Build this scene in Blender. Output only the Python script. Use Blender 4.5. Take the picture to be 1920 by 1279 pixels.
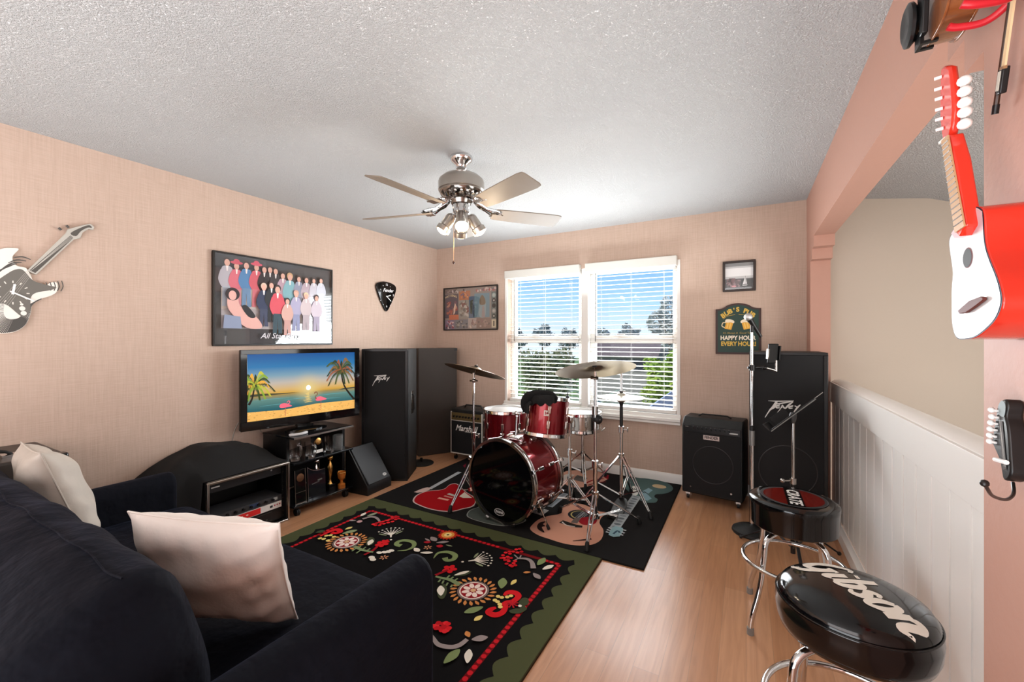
import bpy, bmesh, math, random
from math import sin, cos, pi, radians as R, hypot, atan2
from mathutils import Vector as V, Matrix as M4
random.seed(7)
S = bpy.context.scene
for o in list(bpy.data.objects): bpy.data.objects.remove(o)
LINK = S.collection.objects.link

# ---------------------------------------------------------------- camera
cd = bpy.data.cameras.new('camera'); cam = bpy.data.objects.new('camera', cd); LINK(cam)
cam.location = (0, 0, 1.325); cam.rotation_euler = (R(90), 0, R(29.34))
cd.sensor_width = 36; cd.lens = 36*781/1920; cd.shift_y = -3.5/1920; cd.clip_start = .02; cd.clip_end = 300
S.camera = cam
# ---------------------------------------------------------------- view, world, lights
S.view_settings.view_transform = 'Standard'; S.view_settings.look = 'None'
S.view_settings.exposure = 0.14; S.view_settings.gamma = 1; S.view_settings.use_curve_mapping = False
W = bpy.data.worlds.new('sky'); S.world = W; W.use_nodes = True
nt = W.node_tree; nt.nodes.clear()
wo = nt.nodes.new('ShaderNodeOutputWorld'); bg = nt.nodes.new('ShaderNodeBackground'); nt.links.new(bg.outputs[0], wo.inputs[0])
tc = nt.nodes.new('ShaderNodeTexCoord'); sp = nt.nodes.new('ShaderNodeSeparateXYZ'); nt.links.new(tc.outputs['Generated'], sp.inputs[0])
rp = nt.nodes.new('ShaderNodeValToRGB'); nt.links.new(sp.outputs[2], rp.inputs[0])
el = rp.color_ramp.elements; el[0].position = 0.0; el[0].color = (.78, .90, 1, 1); el[1].position = .22; el[1].color = (.14, .40, .88, 1)
e = el.new(.08); e.color = (.42, .70, .98, 1); e = el.new(.6); e.color = (.10, .30, .80, 1)
nt.links.new(rp.outputs[0], bg.inputs[0]); bg.inputs[1].default_value = 1.0

def light(name, kind, loc, rot, energy, col=(1, 1, 1), size=(1, 1), spread=None, angle=None):
    l = bpy.data.lights.new(name, kind); l.energy = energy; l.color = col
    if kind == 'AREA':
        l.shape = 'RECTANGLE'; l.size, l.size_y = size
        if spread: l.spread = R(spread)
    if kind == 'SUN': l.angle = R(angle or 1)
    if kind == 'POINT' or kind == 'SPOT': l.shadow_soft_size = size[0]
    o = bpy.data.objects.new(name, l); LINK(o); o.location = loc; o.rotation_euler = [R(a) for a in rot]
    return o
light('sun', 'SUN', (0, 0, 20), (52, 0, -35), 3.2, (1, .96, .88), angle=1.2)
light('outdoor_daylight', 'AREA', (-1.44, 4.20, 1.35), (-90, 0, 0), 78, (.95, .98, 1), (1.75, 1.3))
light('window_fill', 'AREA', (-1.44, 3.78, 1.40), (-130, 0, 0), 50, (.90, .96, 1), (1.7, .4))  # added lamp on the room side of the blinds, tilted up to brighten the ceiling
light('rear_fill', 'AREA', (-1.5, -2.3, 1.7), (80, 0, 0), 66, (.98, .98, 1), (3.2, 1.7))  # unseen fill lamp added behind the camera
light('ceiling_fill', 'AREA', (-1.4, -1.0, .35), (172, 0, 0), 150, (.88, .95, 1), (3.2, 2.6))  # added upward lamp, imitates flash bounced off the ceiling
light('stairwell_fill', 'AREA', (2.3, 1.9, 1.0), (0, 106, 0), 78, (1, .99, .97), (2.2, 2.0))  # extra lamp added in the stairwell to brighten the left wall

# ---------------------------------------------------------------- materials
MATS = {}
def lin(c):
    c = c.lstrip('#'); v = [int(c[i:i+2], 16)/255 for i in (0, 2, 4)]
    return tuple(x/12.92 if x <= .04045 else ((x+.055)/1.055)**2.4 for x in v) + (1,)
def mat(name, col='808080', rough=.5, metal=0, spec=.5, bump=None, var=None, emit=None, sheen=0, coat=0, trans=0, ior=1.45, alpha=1):
    if name in MATS: return MATS[name]
    m = bpy.data.materials.new(name); m.use_nodes = True; MATS[name] = m
    t = m.node_tree; b = t.nodes['Principled BSDF']; I = b.inputs
    I['Base Color'].default_value = lin(col); I['Roughness'].default_value = rough; I['Metallic'].default_value = metal
    I['Specular IOR Level'].default_value = spec; I['IOR'].default_value = ior
    if coat: I['Coat Weight'].default_value = coat; I['Coat Roughness'].default_value = .05
    if sheen: I['Sheen Weight'].default_value = sheen; I['Sheen Roughness'].default_value = .4; I['Sheen Tint'].default_value = lin(col)
    if trans: I['Transmission Weight'].default_value = trans
    if alpha < 1: I['Alpha'].default_value = alpha
    if emit: I['Emission Color'].default_value = lin(col); I['Emission Strength'].default_value = emit
    if bump or var:
        tcn = t.nodes.new('ShaderNodeTexCoord')
    if bump:
        n = t.nodes.new('ShaderNodeTexNoise'); n.inputs['Scale'].default_value = bump[0]; n.inputs['Detail'].default_value = 3
        t.links.new(tcn.outputs['Object'], n.inputs['Vector'])
        bn = t.nodes.new('ShaderNodeBump'); bn.inputs['Strength'].default_value = bump[1]; bn.inputs['Distance'].default_value = bump[2] if len(bump) > 2 else .005
        t.links.new(n.outputs['Fac'], bn.inputs['Height']); t.links.new(bn.outputs[0], I['Normal'])
    if var:   # (second colour, noise scale, stretch xyz)
        n = t.nodes.new('ShaderNodeTexNoise'); n.inputs['Scale'].default_value = var[1]; n.inputs['Detail'].default_value = 4
        mp = t.nodes.new('ShaderNodeMapping'); mp.inputs['Scale'].default_value = var[2] if len(var) > 2 else (1, 1, 1)
        t.links.new(tcn.outputs['Object'], mp.inputs[0]); t.links.new(mp.outputs[0], n.inputs['Vector'])
        r = t.nodes.new('ShaderNodeValToRGB'); r.color_ramp.elements[0].position = .35; r.color_ramp.elements[1].position = .65
        r.color_ramp.elements[0].color = lin(col); r.color_ramp.elements[1].color = lin(var[0])
        t.links.new(n.outputs['Fac'], r.inputs[0]); t.links.new(r.outputs[0], I['Base Color'])
    return m
def flat(c, rough=.6):       # a plain printed / woven colour
    return mat('colour_'+c+'_%d' % (rough*10), c, rough)

def nodes(m):
    return m.node_tree, m.node_tree.nodes['Principled BSDF']
def wallpaper(name, base, dark, axis):
    m = mat(name, base, .75, spec=.2); t, b = nodes(m); L = t.links.new
    tcn = t.nodes.new('ShaderNodeTexCoord'); fac = []
    for sc in (((9, 9, 260), (9, 9, 260))[0], (150, 150, 7)):
        mp = t.nodes.new('ShaderNodeMapping'); mp.inputs['Scale'].default_value = sc; L(tcn.outputs['Object'], mp.inputs[0])
        n = t.nodes.new('ShaderNodeTexNoise'); n.inputs['Scale'].default_value = 1; n.inputs['Detail'].default_value = 2; L(mp.outputs[0], n.inputs['Vector']); fac.append(n)
    big = t.nodes.new('ShaderNodeTexNoise'); big.inputs['Scale'].default_value = 2.2; L(tcn.outputs['Object'], big.inputs['Vector'])
    ad = t.nodes.new('ShaderNodeMath'); ad.operation = 'ADD'; L(fac[0].outputs['Fac'], ad.inputs[0]); L(fac[1].outputs['Fac'], ad.inputs[1])
    a2 = t.nodes.new('ShaderNodeMath'); a2.operation = 'MULTIPLY_ADD'; L(big.outputs['Fac'], a2.inputs[0]); a2.inputs[1].default_value = .35; L(ad.outputs[0], a2.inputs[2])
    r = t.nodes.new('ShaderNodeValToRGB'); L(a2.outputs[0], r.inputs[0])
    mr = t.nodes.new('ShaderNodeMapRange'); mr.inputs[1].default_value = .75; mr.inputs[2].default_value = 1.6; L(a2.outputs[0], mr.inputs[0]); L(mr.outputs[0], r.inputs[0])
    r.color_ramp.elements[0].color = lin(dark); r.color_ramp.elements[1].color = lin(base); r.color_ramp.elements[0].position = .1; r.color_ramp.elements[1].position = .8
    L(r.outputs[0], b.inputs['Base Color'])
    bn = t.nodes.new('ShaderNodeBump'); bn.inputs['Strength'].default_value = .25; bn.inputs['Distance'].default_value = .002; L(ad.outputs[0], bn.inputs['Height']); L(bn.outputs[0], b.inputs['Normal'])
    return m
def popcorn(name, col):
    m = mat(name, col, .9, spec=.1); t, b = nodes(m); L = t.links.new
    tcn = t.nodes.new('ShaderNodeTexCoord'); v = t.nodes.new('ShaderNodeTexNoise'); v.inputs['Scale'].default_value = 140; v.inputs['Detail'].default_value = 3; v.inputs['Roughness'].default_value = .65
    L(tcn.outputs['Object'], v.inputs['Vector'])
    r = t.nodes.new('ShaderNodeValToRGB'); r.color_ramp.elements[0].position = .36; r.color_ramp.elements[1].position = .66; L(v.outputs['Fac'], r.inputs[0])
    bn = t.nodes.new('ShaderNodeBump'); bn.inputs['Strength'].default_value = 1; bn.inputs['Distance'].default_value = .02; L(r.outputs[0], bn.inputs['Height']); L(bn.outputs[0], b.inputs['Normal'])
    return m
def laminate(name):
    m = mat(name, 'c59a78', .28, spec=.5); t, b = nodes(m); L = t.links.new
    tcn = t.nodes.new('ShaderNodeTexCoord'); mp = t.nodes.new('ShaderNodeMapping'); mp.inputs['Rotation'].default_value = (0, 0, R(90)); L(tcn.outputs['Object'], mp.inputs[0])
    br = t.nodes.new('ShaderNodeTexBrick'); L(mp.outputs[0], br.inputs['Vector'])
    br.inputs['Scale'].default_value = 1; br.inputs['Brick Width'].default_value = 1.25; br.inputs['Row Height'].default_value = .1; br.inputs['Mortar Size'].default_value = .0008; br.offset = .37
    br.inputs['Color1'].default_value = lin('c69470'); br.inputs['Color2'].default_value = lin('b98560'); br.inputs['Mortar'].default_value = lin('a07c60')
    m2 = t.nodes.new('ShaderNodeMapping'); m2.inputs['Scale'].default_value = (26, 1.6, 1); L(tcn.outputs['Object'], m2.inputs[0])
    n = t.nodes.new('ShaderNodeTexNoise'); n.inputs['Scale'].default_value = 1.4; n.inputs['Detail'].default_value = 5; n.inputs['Distortion'].default_value = 1.2; L(m2.outputs[0], n.inputs['Vector'])
    r = t.nodes.new('ShaderNodeValToRGB'); r.color_ramp.elements[0].position = .3; r.color_ramp.elements[1].position = .62
    r.color_ramp.elements[0].color = (.62, .56, .5, 1); r.color_ramp.elements[1].color = (1, 1, 1, 1); L(n.outputs['Fac'], r.inputs[0])
    mx = t.nodes.new('ShaderNodeMix'); mx.data_type = 'RGBA'; mx.blend_type = 'MULTIPLY'; mx.inputs[0].default_value = .55; L(br.outputs['Color'], mx.inputs[6]); L(r.outputs[0], mx.inputs[7])
    L(mx.outputs[2], b.inputs['Base Color'])
    return m
WALLP = wallpaper('woven_wallpaper', 'c8b0a0', 'bca493', 0)
POP = popcorn('popcorn_ceiling', 'f4f3f1')
FLOOR = laminate('laminate_planks')
PINK = mat('pink_paint', 'b28675', .55, bump=(55, .22, .004))
WHITE = mat('white_paint', 'e9e7e2', .4)
RAILW = mat('white_gloss_paint', 'ece8e3', .25)
BEIGE = mat('beige_paint', 'b9ab9c', .6, bump=(60, .1))
CHROME = mat('chrome', 'd9d9d9', .07, 1)
CHROME2 = mat('worn_chrome', 'b9b5b0', .18, 1)
NICKEL = mat('brushed_nickel', 'b7b0a8', .28, 1)
BLKG = mat('gloss_black', '0a0a0b', .08)
BLK = mat('satin_black', '0e0e0f', .35)
BLKM = mat('matt_black', '0b0b0c', .7)
TOLEX = mat('black_tolex', '141414', .5, bump=(400, .4, .001))
GRILLE = mat('black_grille_cloth', '08080a', .75, bump=(700, .3, .001))
RUBBER = mat('black_rubber', '0d0d0d', .6)
GOLD = mat('gold_metal', 'd9a860', .25, 1)
GLASS = mat('clear_glass', 'ffffff', .02, trans=1)

# ---------------------------------------------------------------- mesh builder
def basis(o, x, y, z): return M4(((x[0], y[0], z[0], o[0]), (x[1], y[1], z[1], o[1]), (x[2], y[2], z[2], o[2]), (0, 0, 0, 1)))
def axis_m(p, d, roll=(0, 0, 1)):     # frame whose z runs along d
    z = V(d).normalized(); a = V(roll)
    if abs(z.dot(a)) > .97: a = V((1, 0, 0))
    x = a.cross(z).normalized(); y = z.cross(x)
    return basis(p, x, y, z)
class MB:
    def __init__(s): s.v = []; s.f = []; s.mi = []; s.mats = []; s.m = None; s.X = None
    def use(s, m): s.m = m; return s
    def _mi(s):
        if s.m is None: return 0
        if s.m not in s.mats: s.mats.append(s.m)
        return s.mats.index(s.m)
    def add(s, vs, fs, X=None):
        k = len(s.v); X = X or s.X
        s.v += [tuple(X @ V(p)) for p in vs] if X else [tuple(p) for p in vs]
        i = s._mi()
        for f in fs: s.f.append(tuple(a+k for a in f)); s.mi.append(i)
        return s
    def box(s, a, b, X=None):
        x0, y0, z0 = a; x1, y1, z1 = b
        return s.add([(x0, y0, z0), (x1, y0, z0), (x1, y1, z0), (x0, y1, z0), (x0, y0, z1), (x1, y0, z1), (x1, y1, z1), (x0, y1, z1)],
                     [(3, 2, 1, 0), (4, 5, 6, 7), (0, 1, 5, 4), (1, 2, 6, 5), (2, 3, 7, 6), (3, 0, 4, 7)], X)
    def cbox(s, c, d, X=None): return s.box([c[i]-d[i]/2 for i in range(3)], [c[i]+d[i]/2 for i in range(3)], X)
    def prism(s, pts, z0, z1, X=None):
        n = len(pts)
        if sum(pts[i][0]*pts[(i+1) % n][1]-pts[(i+1) % n][0]*pts[i][1] for i in range(n)) < 0: pts = pts[::-1]
        return s.add([(p[0], p[1], z0) for p in pts]+[(p[0], p[1], z1) for p in pts],
                     [tuple(range(n-1, -1, -1)), tuple(range(n, 2*n))]+[(i, (i+1) % n, n+(i+1) % n, n+i) for i in range(n)], X)
    def poly(s, pts, z=0, X=None):
        n = len(pts)
        if sum(pts[i][0]*pts[(i+1) % n][1]-pts[(i+1) % n][0]*pts[i][1] for i in range(n)) < 0: pts = pts[::-1]
        return s.add([(p[0], p[1], z) for p in pts], [tuple(range(n))], X)
    def lathe(s, prof, n=24, X=None, sx=1, sy=1):
        vs = []; fs = []; k = len(prof)
        for r, z in prof:
            for i in range(n): a = 2*pi*i/n; vs.append((r*cos(a)*sx, r*sin(a)*sy, z))
        for j in range(k-1):
            for i in range(n): i2 = (i+1) % n; fs.append((j*n+i, j*n+i2, (j+1)*n+i2, (j+1)*n+i))
        ring = tuple(prof[0]) == tuple(prof[-1])
        if prof[0][0] > 1e-5 and not ring: fs.append(tuple(range(n-1, -1, -1)))
        if prof[-1][0] > 1e-5 and not ring: fs.append(tuple((k-1)*n+i for i in range(n)))
        return s.add(vs, fs, X)
    def cyl(s, p, q, r, r2=None, n=16):
        p = V(p); q = V(q); return s.lathe([(r, 0), (r if r2 is None else r2, (q-p).length)], n, axis_m(p, q-p))
    def ball(s, c, r, n=16, sz=1, X=None):
        k = n//2; pr = [(r*sin(pi*i/k), -r*cos(pi*i/k)*sz) for i in range(k+1)]; pr[0] = (1e-6, pr[0][1]); pr[-1] = (1e-6, pr[-1][1])
        return s.lathe(pr, n, (X or M4()) @ M4.Translation(c))
    def tube(s, pts, r, n=10, closed=False, flat=1):
        P = [V(p) for p in pts]; N = len(P); rr = r if isinstance(r, (list, tuple)) else [r]*N
        T = []
        for i in range(N):
            a = P[(i-1) % N] if (closed or i) else P[0]; b = P[(i+1) % N] if (closed or i < N-1) else P[-1]
            T.append((b-a).normalized())
        u = T[0].orthogonal().normalized()
        if abs(T[0].z) < .9: u = V((0, 0, 1)).cross(T[0]).normalized()
        vs = []; fs = []
        for i in range(N):
            u = (u-T[i]*u.dot(T[i])).normalized(); w = T[i].cross(u)
            for j in range(n): a = 2*pi*j/n; vs.append(P[i]+u*(cos(a)*rr[i])+w*(sin(a)*rr[i]*flat))
        for i in range(N if closed else N-1):
            for j in range(n): a = i*n+j; b = i*n+(j+1) % n; c = ((i+1) % N)*n; fs.append((a, b, c+(j+1) % n, c+j))
        if not closed: fs += [tuple(range(n-1, -1, -1)), tuple((N-1)*n+j for j in range(n))]
        return s.add(vs, fs)
    def ring(s, c, r, t, n=40, X=None, k=10, flat=1):
        X = X or M4.Translation(c)
        vs = []; fs = []
        for i in range(n):
            a = 2*pi*i/n
            for j in range(k): b = 2*pi*j/k; rr = r+t*cos(b); vs.append((rr*cos(a), rr*sin(a), t*sin(b)*flat))
        for i in range(n):
            for j in range(k): fs.append((i*k+j, ((i+1) % n)*k+j, ((i+1) % n)*k+(j+1) % k, i*k+(j+1) % k))
        return s.add(vs, fs, X)
    def grid(s, rows, closed_u=False, X=None):   # rows of points -> quad sheet
        n = len(rows[0]); vs = [p for r in rows for p in r]; fs = []
        for i in range(len(rows)-1):
            for j in range(n if closed_u else n-1): j2 = (j+1) % n; fs.append((i*n+j, i*n+j2, (i+1)*n+j2, (i+1)*n+j))
        return s.add(vs, fs, X)
    def text(s, body, size, X, shear=0, extrude=0, bold=0, sx=1, align='CENTER', space=1):
        c = bpy.data.curves.new('lettering', 'FONT'); c.body = body; c.size = size; c.shear = shear; c.extrude = extrude; c.offset = bold
        c.align_x = align; c.align_y = 'CENTER'; c.space_character = space; c.resolution_u = 3
        o = bpy.data.objects.new('lettering', c); LINK(o)
        me = bpy.data.meshes.new_from_object(o.evaluated_get(bpy.context.evaluated_depsgraph_get()))
        s.add([(v.co.x*sx, v.co.y, v.co.z) for v in me.vertices], [tuple(p.vertices) for p in me.polygons], X)
        bpy.data.objects.remove(o); bpy.data.curves.remove(c); bpy.data.meshes.remove(me); return s
    def build(s, name, m=None, parent=None, smooth=40, bevel=0, seg=2, sub=0, local=False):
        me = bpy.data.meshes.new(name)
        vs = s.v
        if parent is not None and not local:
            inv = MW[parent.name].inverted(); vs = [tuple(inv @ V(p)) for p in vs]
        me.from_pydata(vs, [], s.f); o = bpy.data.objects.new(name, me); LINK(o)
        ms = s.mats if s.mats else [m]
        for x in ms: me.materials.append(x)
        if s.mats: me.polygons.foreach_set('material_index', s.mi)
        bm = bmesh.new(); bm.from_mesh(me); bmesh.ops.remove_doubles(bm, verts=bm.verts, dist=1e-6)
        bm.to_mesh(me); bm.free()
        if smooth:
            me.polygons.foreach_set('use_smooth', [True]*len(me.polygons)); me.set_sharp_from_angle(angle=R(smooth))
        if bevel:
            b = o.modifiers.new('bevel', 'BEVEL'); b.width = bevel; b.segments = seg; b.limit_method = 'ANGLE'; b.angle_limit = R(50); b.harden_normals = False
        if sub:
            b = o.modifiers.new('smooth', 'SUBSURF'); b.levels = b.render_levels = sub
        if parent is not None: o.parent = parent; MW[o.name] = MW[parent.name]
        else: MW[o.name] = M4()
        return o
MW = {}
def tag(o, label, cat, group=None, kind=None):
    if label: o['label'] = label
    if cat: o['category'] = cat
    if group: o['group'] = group
    if kind: o['kind'] = kind
    return o
def thing(name, label, cat, loc=(0, 0, 0), rz=0, group=None, rot=None):
    o = bpy.data.objects.new(name, None); LINK(o); o.location = loc; o.rotation_euler = rot or (0, 0, rz); o.empty_display_size = .05
    MW[o.name] = M4.Translation(loc) @ o.rotation_euler.to_matrix().to_4x4()
    return tag(o, label, cat, group)
def struct(o): o['kind'] = 'structure'; return o
def part(name, m, parent, fn, **k):      # a part described by a function that fills a builder, in the thing's own frame
    b = MB(); fn(b); return b.build(name, m, parent, local=True, **k)
def lbl(o, t): o['label'] = t; return o
def dup(root, loc=None, rz=None, label=None):
    c = root.copy(); LINK(c)
    if loc is not None: c.location = loc
    if rz is not None: c.rotation_euler = (0, 0, rz)
    if label: c['label'] = label
    for ch in list(root.children):
        d = ch.copy(); LINK(d); d.parent = c
        for g in list(ch.children):
            e = g.copy(); LINK(e); e.parent = d
    return c
def spline(pts, n=6, closed=True):
    out = []; N = len(pts); dim = len(pts[0])
    for i in range(N if closed else N-1):
        if closed: a, b, c, d = pts[(i-1) % N], pts[i], pts[(i+1) % N], pts[(i+2) % N]
        else: a, b, c, d = pts[max(i-1, 0)], pts[i], pts[i+1], pts[min(i+2, N-1)]
        for j in range(n):
            t = j/n; out.append(tuple(.5*(2*b[k]+(c[k]-a[k])*t+(2*a[k]-5*b[k]+4*c[k]-d[k])*t*t+(3*b[k]-a[k]-3*c[k]+d[k])*t**3) for k in range(dim)))
    if not closed: out.append(tuple(pts[-1]))
    return out
def stroke(pts, w):          # outline of a brush stroke with width(s) w
    n = len(pts); ww = w if isinstance(w, (list, tuple)) else [w]*n; L = []; Rr = []
    for i in range(n):
        a = pts[max(i-1, 0)]; b = pts[min(i+1, n-1)]; dx, dy = b[0]-a[0], b[1]-a[1]; l = hypot(dx, dy) or 1
        nx, ny = -dy/l*ww[i]/2, dx/l*ww[i]/2; L.append((pts[i][0]+nx, pts[i][1]+ny)); Rr.append((pts[i][0]-nx, pts[i][1]-ny))
    return L, Rr
def ellipse(cx, cy, a, b=None, n=24, rot=0):
    b = b or a; c, s_ = cos(rot), sin(rot)
    return [(cx+a*cos(2*pi*i/n)*c-b*sin(2*pi*i/n)*s_, cy+a*cos(2*pi*i/n)*s_+b*sin(2*pi*i/n)*c) for i in range(n)]
class Art:        # flat printed / woven artwork in layers on one mesh; X maps (u, v, height) to the place
    def __init__(s, X, step=.0003): s.b = MB(); s.X = X; s.h = 0; s.step = step; s.u = 0
    def mat(s, c): return flat(c, .6) if isinstance(c, str) else c
    def top(s, k=1): s.h += s.step*k; return s
    def poly(s, pts, c): s.u += 1; s.b.use(s.mat(c)).poly(pts, s.h+.00001*(s.u % 20), s.X); return s
    def strk(s, pts, w, c, smooth=0):
        if smooth:
            ww = w if isinstance(w, (list, tuple)) else None
            if ww: q = spline([tuple(p)+(ww[i],) for i, p in enumerate(pts)], smooth, False); w = [p[2] for p in q]; pts = [p[:2] for p in q]
            else: pts = spline(pts, smooth, False)
        L, Rr = stroke(pts, w); n = len(L); s.u += 1; h = s.h+.00001*(s.u % 20); s.b.use(s.mat(c))
        s.b.add([(p[0], p[1], h) for p in Rr+L], [(i, i+1, n+i+1, n+i) for i in range(n-1)], s.X); return s
    def text(s, t, size, x, y, c, rot=0, **k):
        s.b.use(s.mat(c)).text(t, size, s.X @ M4.Translation((x, y, s.h)) @ M4.Rotation(rot, 4, 'Z'), **k); return s
    def build(s, name, parent, **k): return s.b.build(name, None, parent, smooth=0, **k)
def bez(a, b, c, n=10):
    return [tuple((1-t)**2*a[k]+2*t*(1-t)*b[k]+t*t*c[k] for k in range(len(a))) for t in [i/n for i in range(n+1)]]
def lerp(a, b, t): return tuple(a[i]+(b[i]-a[i])*t for i in range(len(a)))

# ---------------------------------------------------------------- the room
XL, XR, YB, ZC = -3.35, .422, 4.057, 2.44
b = MB().box((XL-.1, -2.6, -.1), (.6, YB+.1, 0)); struct(b.build('floor', FLOOR))
b = MB().box((XL-.1, -2.6, ZC), (.55, YB+.1, ZC+.1)); struct(b.build('ceiling', POP))
b = MB().box((XL-.1, -2.6, 0), (XL, YB+.1, ZC)); struct(b.build('wall_left', WALLP))
WX0, WX1, WZ0, WZ1 = -2.345, -.545, .60, 2.05
b = MB().box((XL, YB, 0), (WX0, YB+.16, ZC)).box((WX1, YB, 0), (.55, YB+.16, ZC)).box((WX0, YB, 0), (WX1, YB+.16, WZ0)).box((WX0, YB, WZ1), (WX1, YB+.16, ZC))
struct(b.build('wall_back', WALLP))
b = MB().box((XL-.1, -2.7, 0), (.6, -2.6, ZC)); struct(b.build('wall_front', PINK))
b = MB().box((XR, -2.6, 0), (.545, 1.21, ZC)); struct(b.build('wall_right', PINK))
# header over the opening with stepped ends, and the column stub at the back wall
b = MB().box((XR, 1.21, 2.068), (.545, YB, ZC)).box((XR, 3.84, 0), (.545, YB, 2.068))
b.box((XR, 3.668, 1.99), (.545, 3.84, 2.068)).box((XR, 3.755, 1.912), (.545, 3.84, 1.99))
b.box((XR, 1.21, 1.99), (.545, 1.385, 2.068)).box((XR, 1.21, 1.912), (.545, 1.297, 1.99))
struct(b.build('trim_1', PINK))['label'] = 'pink painted header beam with stepped corbels and column stub'
b = MB()
for x0, x1 in ((XL, .422),):
    b.prism([(0, 0), (-.016, 0), (-.016, .06), (-.010, .078), (-.006, .09), (0, .09)], x0, x1, basis((0, YB, 0), (0, 1, 0), (0, 0, 1), (1, 0, 0)))
struct(b.build('baseboard_back', WHITE))
b = MB().box((XL, -2.6, 0), (XL+.014, YB, .09)); struct(b.build('baseboard_left', WHITE))
# stairwell beyond the railing
b = MB().box((.55, YB, -2), (3.0, YB+.16, 2.7)); struct(b.build('wall_stairwell_back', BEIGE))
b = MB().box((2.6, -1, -2), (2.7, YB, 2.7)); struct(b.build('wall_stairwell_right', BEIGE))
b = MB().box((.55, .2, -2), (2.7, .3, 2.7)); struct(b.build('wall_stairwell_front', BEIGE))
b = MB().prism([(.545, 2.452), (.8, 2.385), (1.135, 2.333), (1.415, 2.228), (2.7, 1.72), (2.7, 2.8), (.545, 2.8)], -YB, -.2, basis((0, 0, 0), (1, 0, 0), (0, 0, 1), (0, -1, 0)))
struct(b.build('ceiling_stairwell', POP))
b = MB().box((.6, .2, -1.6), (2.7, YB, -1.5)); struct(b.build('floor_stairwell', FLOOR))

# ---------------------------------------------------------------- window, blinds, outdoors
def panemat():
    m = mat('window_pane', 'ffffff', .02); t = m.node_tree; o = t.nodes['Material Output']
    tr = t.nodes.new('ShaderNodeBsdfTransparent'); gl = t.nodes.new('ShaderNodeBsdfGlossy'); gl.inputs['Roughness'].default_value = .02
    mx = t.nodes.new('ShaderNodeMixShader'); mx.inputs[0].default_value = .008
    t.links.new(tr.outputs[0], mx.inputs[1]); t.links.new(gl.outputs[0], mx.inputs[2]); t.links.new(mx.outputs[0], o.inputs[0]); return m
PANE = panemat()
def window(x0, x1, k):
    y = YB+.10; zb, zm, zt = .62, 1.325, 2.03
    b = MB()
    b.box((x0, y, zb), (x0+.055, y+.05, zt)).box((x1-.055, y, zb), (x1, y+.05, zt)).box((x0+.055, y, zt-.04), (x1-.055, y+.05, zt)).box((x0+.055, y-.01, zb), (x1-.055, y+.05, zb+.05))
    b.box((x0+.055, y-.012, zm-.038), (x1-.055, y+.05, zm+.038))
    f = struct(b.build('window_%d' % k, WHITE, bevel=.004))
    p = MB().box((x0+.055, y+.026, zb+.05), (x1-.055, y+.030, zt-.04)).build('pane', PANE, f, smooth=0)
    l = MB().box((x0+.28, y-.02, zm+.0385), (x0+.36, y-.0125, zm+.05)).build('sash_latch', WHITE, f)
window(WX0, -1.475, 1); window(-1.405, WX1, 2)
b = MB().box((-1.475, YB+.02, .60), (-1.405, YB+.16, WZ1)); struct(b.build('trim_2', WHITE, bevel=.004))
b = MB().prism([(-.045, .545), (0, .545), (0, .635), (-.022, .635), (-.022, .605), (-.06, .600), (-.06, .575), (-.045, .568)], WX0-.03, WX1+.03, basis((0, YB, 0), (0, 1, 0), (0, 0, 1), (1, 0, 0)))
b.box((WX0+.001, YB, .60), (WX1-.001, YB+.1, .618)); struct(b.build('trim_3', WHITE, bevel=.003))
b = MB().box((WX0-.022, YB-.008, .635), (WX0+.004, YB, WZ1)).box((WX1-.004, YB-.008, .635), (WX1+.022, YB, WZ1)); struct(b.build('trim_4', WHITE))
SLAT = mat('blind_slat_white', 'e0dedA', .4)
def blind(x0, x1, label):
    t = thing('window_blind', label, 'blind', ((x0+x1)/2, YB+.055, 2.0))
    MB().box((x0-.012, YB-.062, 1.995), (x1+.012, YB-.001, 2.083)).build('valance', mat('valance_white', 'cfccc4', .4), t, bevel=.005)
    MB().box((x0+.01, YB+.02, 1.995), (x1-.01, YB+.085, 2.04)).build('head_rail', SLAT, t)
    z = 1.955; n = 0; a = R(4.5); proto = None
    while z > .675:
        if proto is None:
            b = MB(); pr = [(-.025, 0), (-.0125, .0022), (0, .003), (.0125, .0022), (.025, 0), (.025, -.0022), (0, .0006), (-.025, -.0022)]
            pr = [(p[0]*cos(a)-p[1]*sin(a), p[0]*sin(a)+p[1]*cos(a)) for p in pr]
            b.prism(pr, x0+.006, x1-.006, basis((0, YB+.055, 1.955), (0, 1, 0), (0, 0, 1), (1, 0, 0)))
            proto = b.build('slat', SLAT, t, smooth=50)
        else:
            c = proto.copy(); LINK(c); c.parent = t; c.location.z = z-1.955
        z -= .0445; n += 1
    MB().box((x0+.006, YB+.03, .632), (x1-.006, YB+.08, .662)).build('bottom_rail', SLAT, t, bevel=.003)
    for f in (.14, .5, .86):
        x = x0+(x1-x0)*f; c = MB()
        for y in (YB+.029, YB+.081): c.cyl((x, y, .65), (x, y, 2.0), .0009, n=5)
        c.build('ladder_cord', SLAT, t)
    c = MB().cyl((x0+.075, YB+.012, 1.3), (x0+.075, YB+.012, 1.99), .004, n=6); c.build('tilt_wand', mat('clear_wand', '6f6f6a', .2), t)
blind(WX0+.012, -1.482, 'white horizontal slat blind on the window half nearer the room corner')
blind(-1.398, WX1-.012, 'white horizontal slat blind on the window half nearer the green pub sign')

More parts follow.
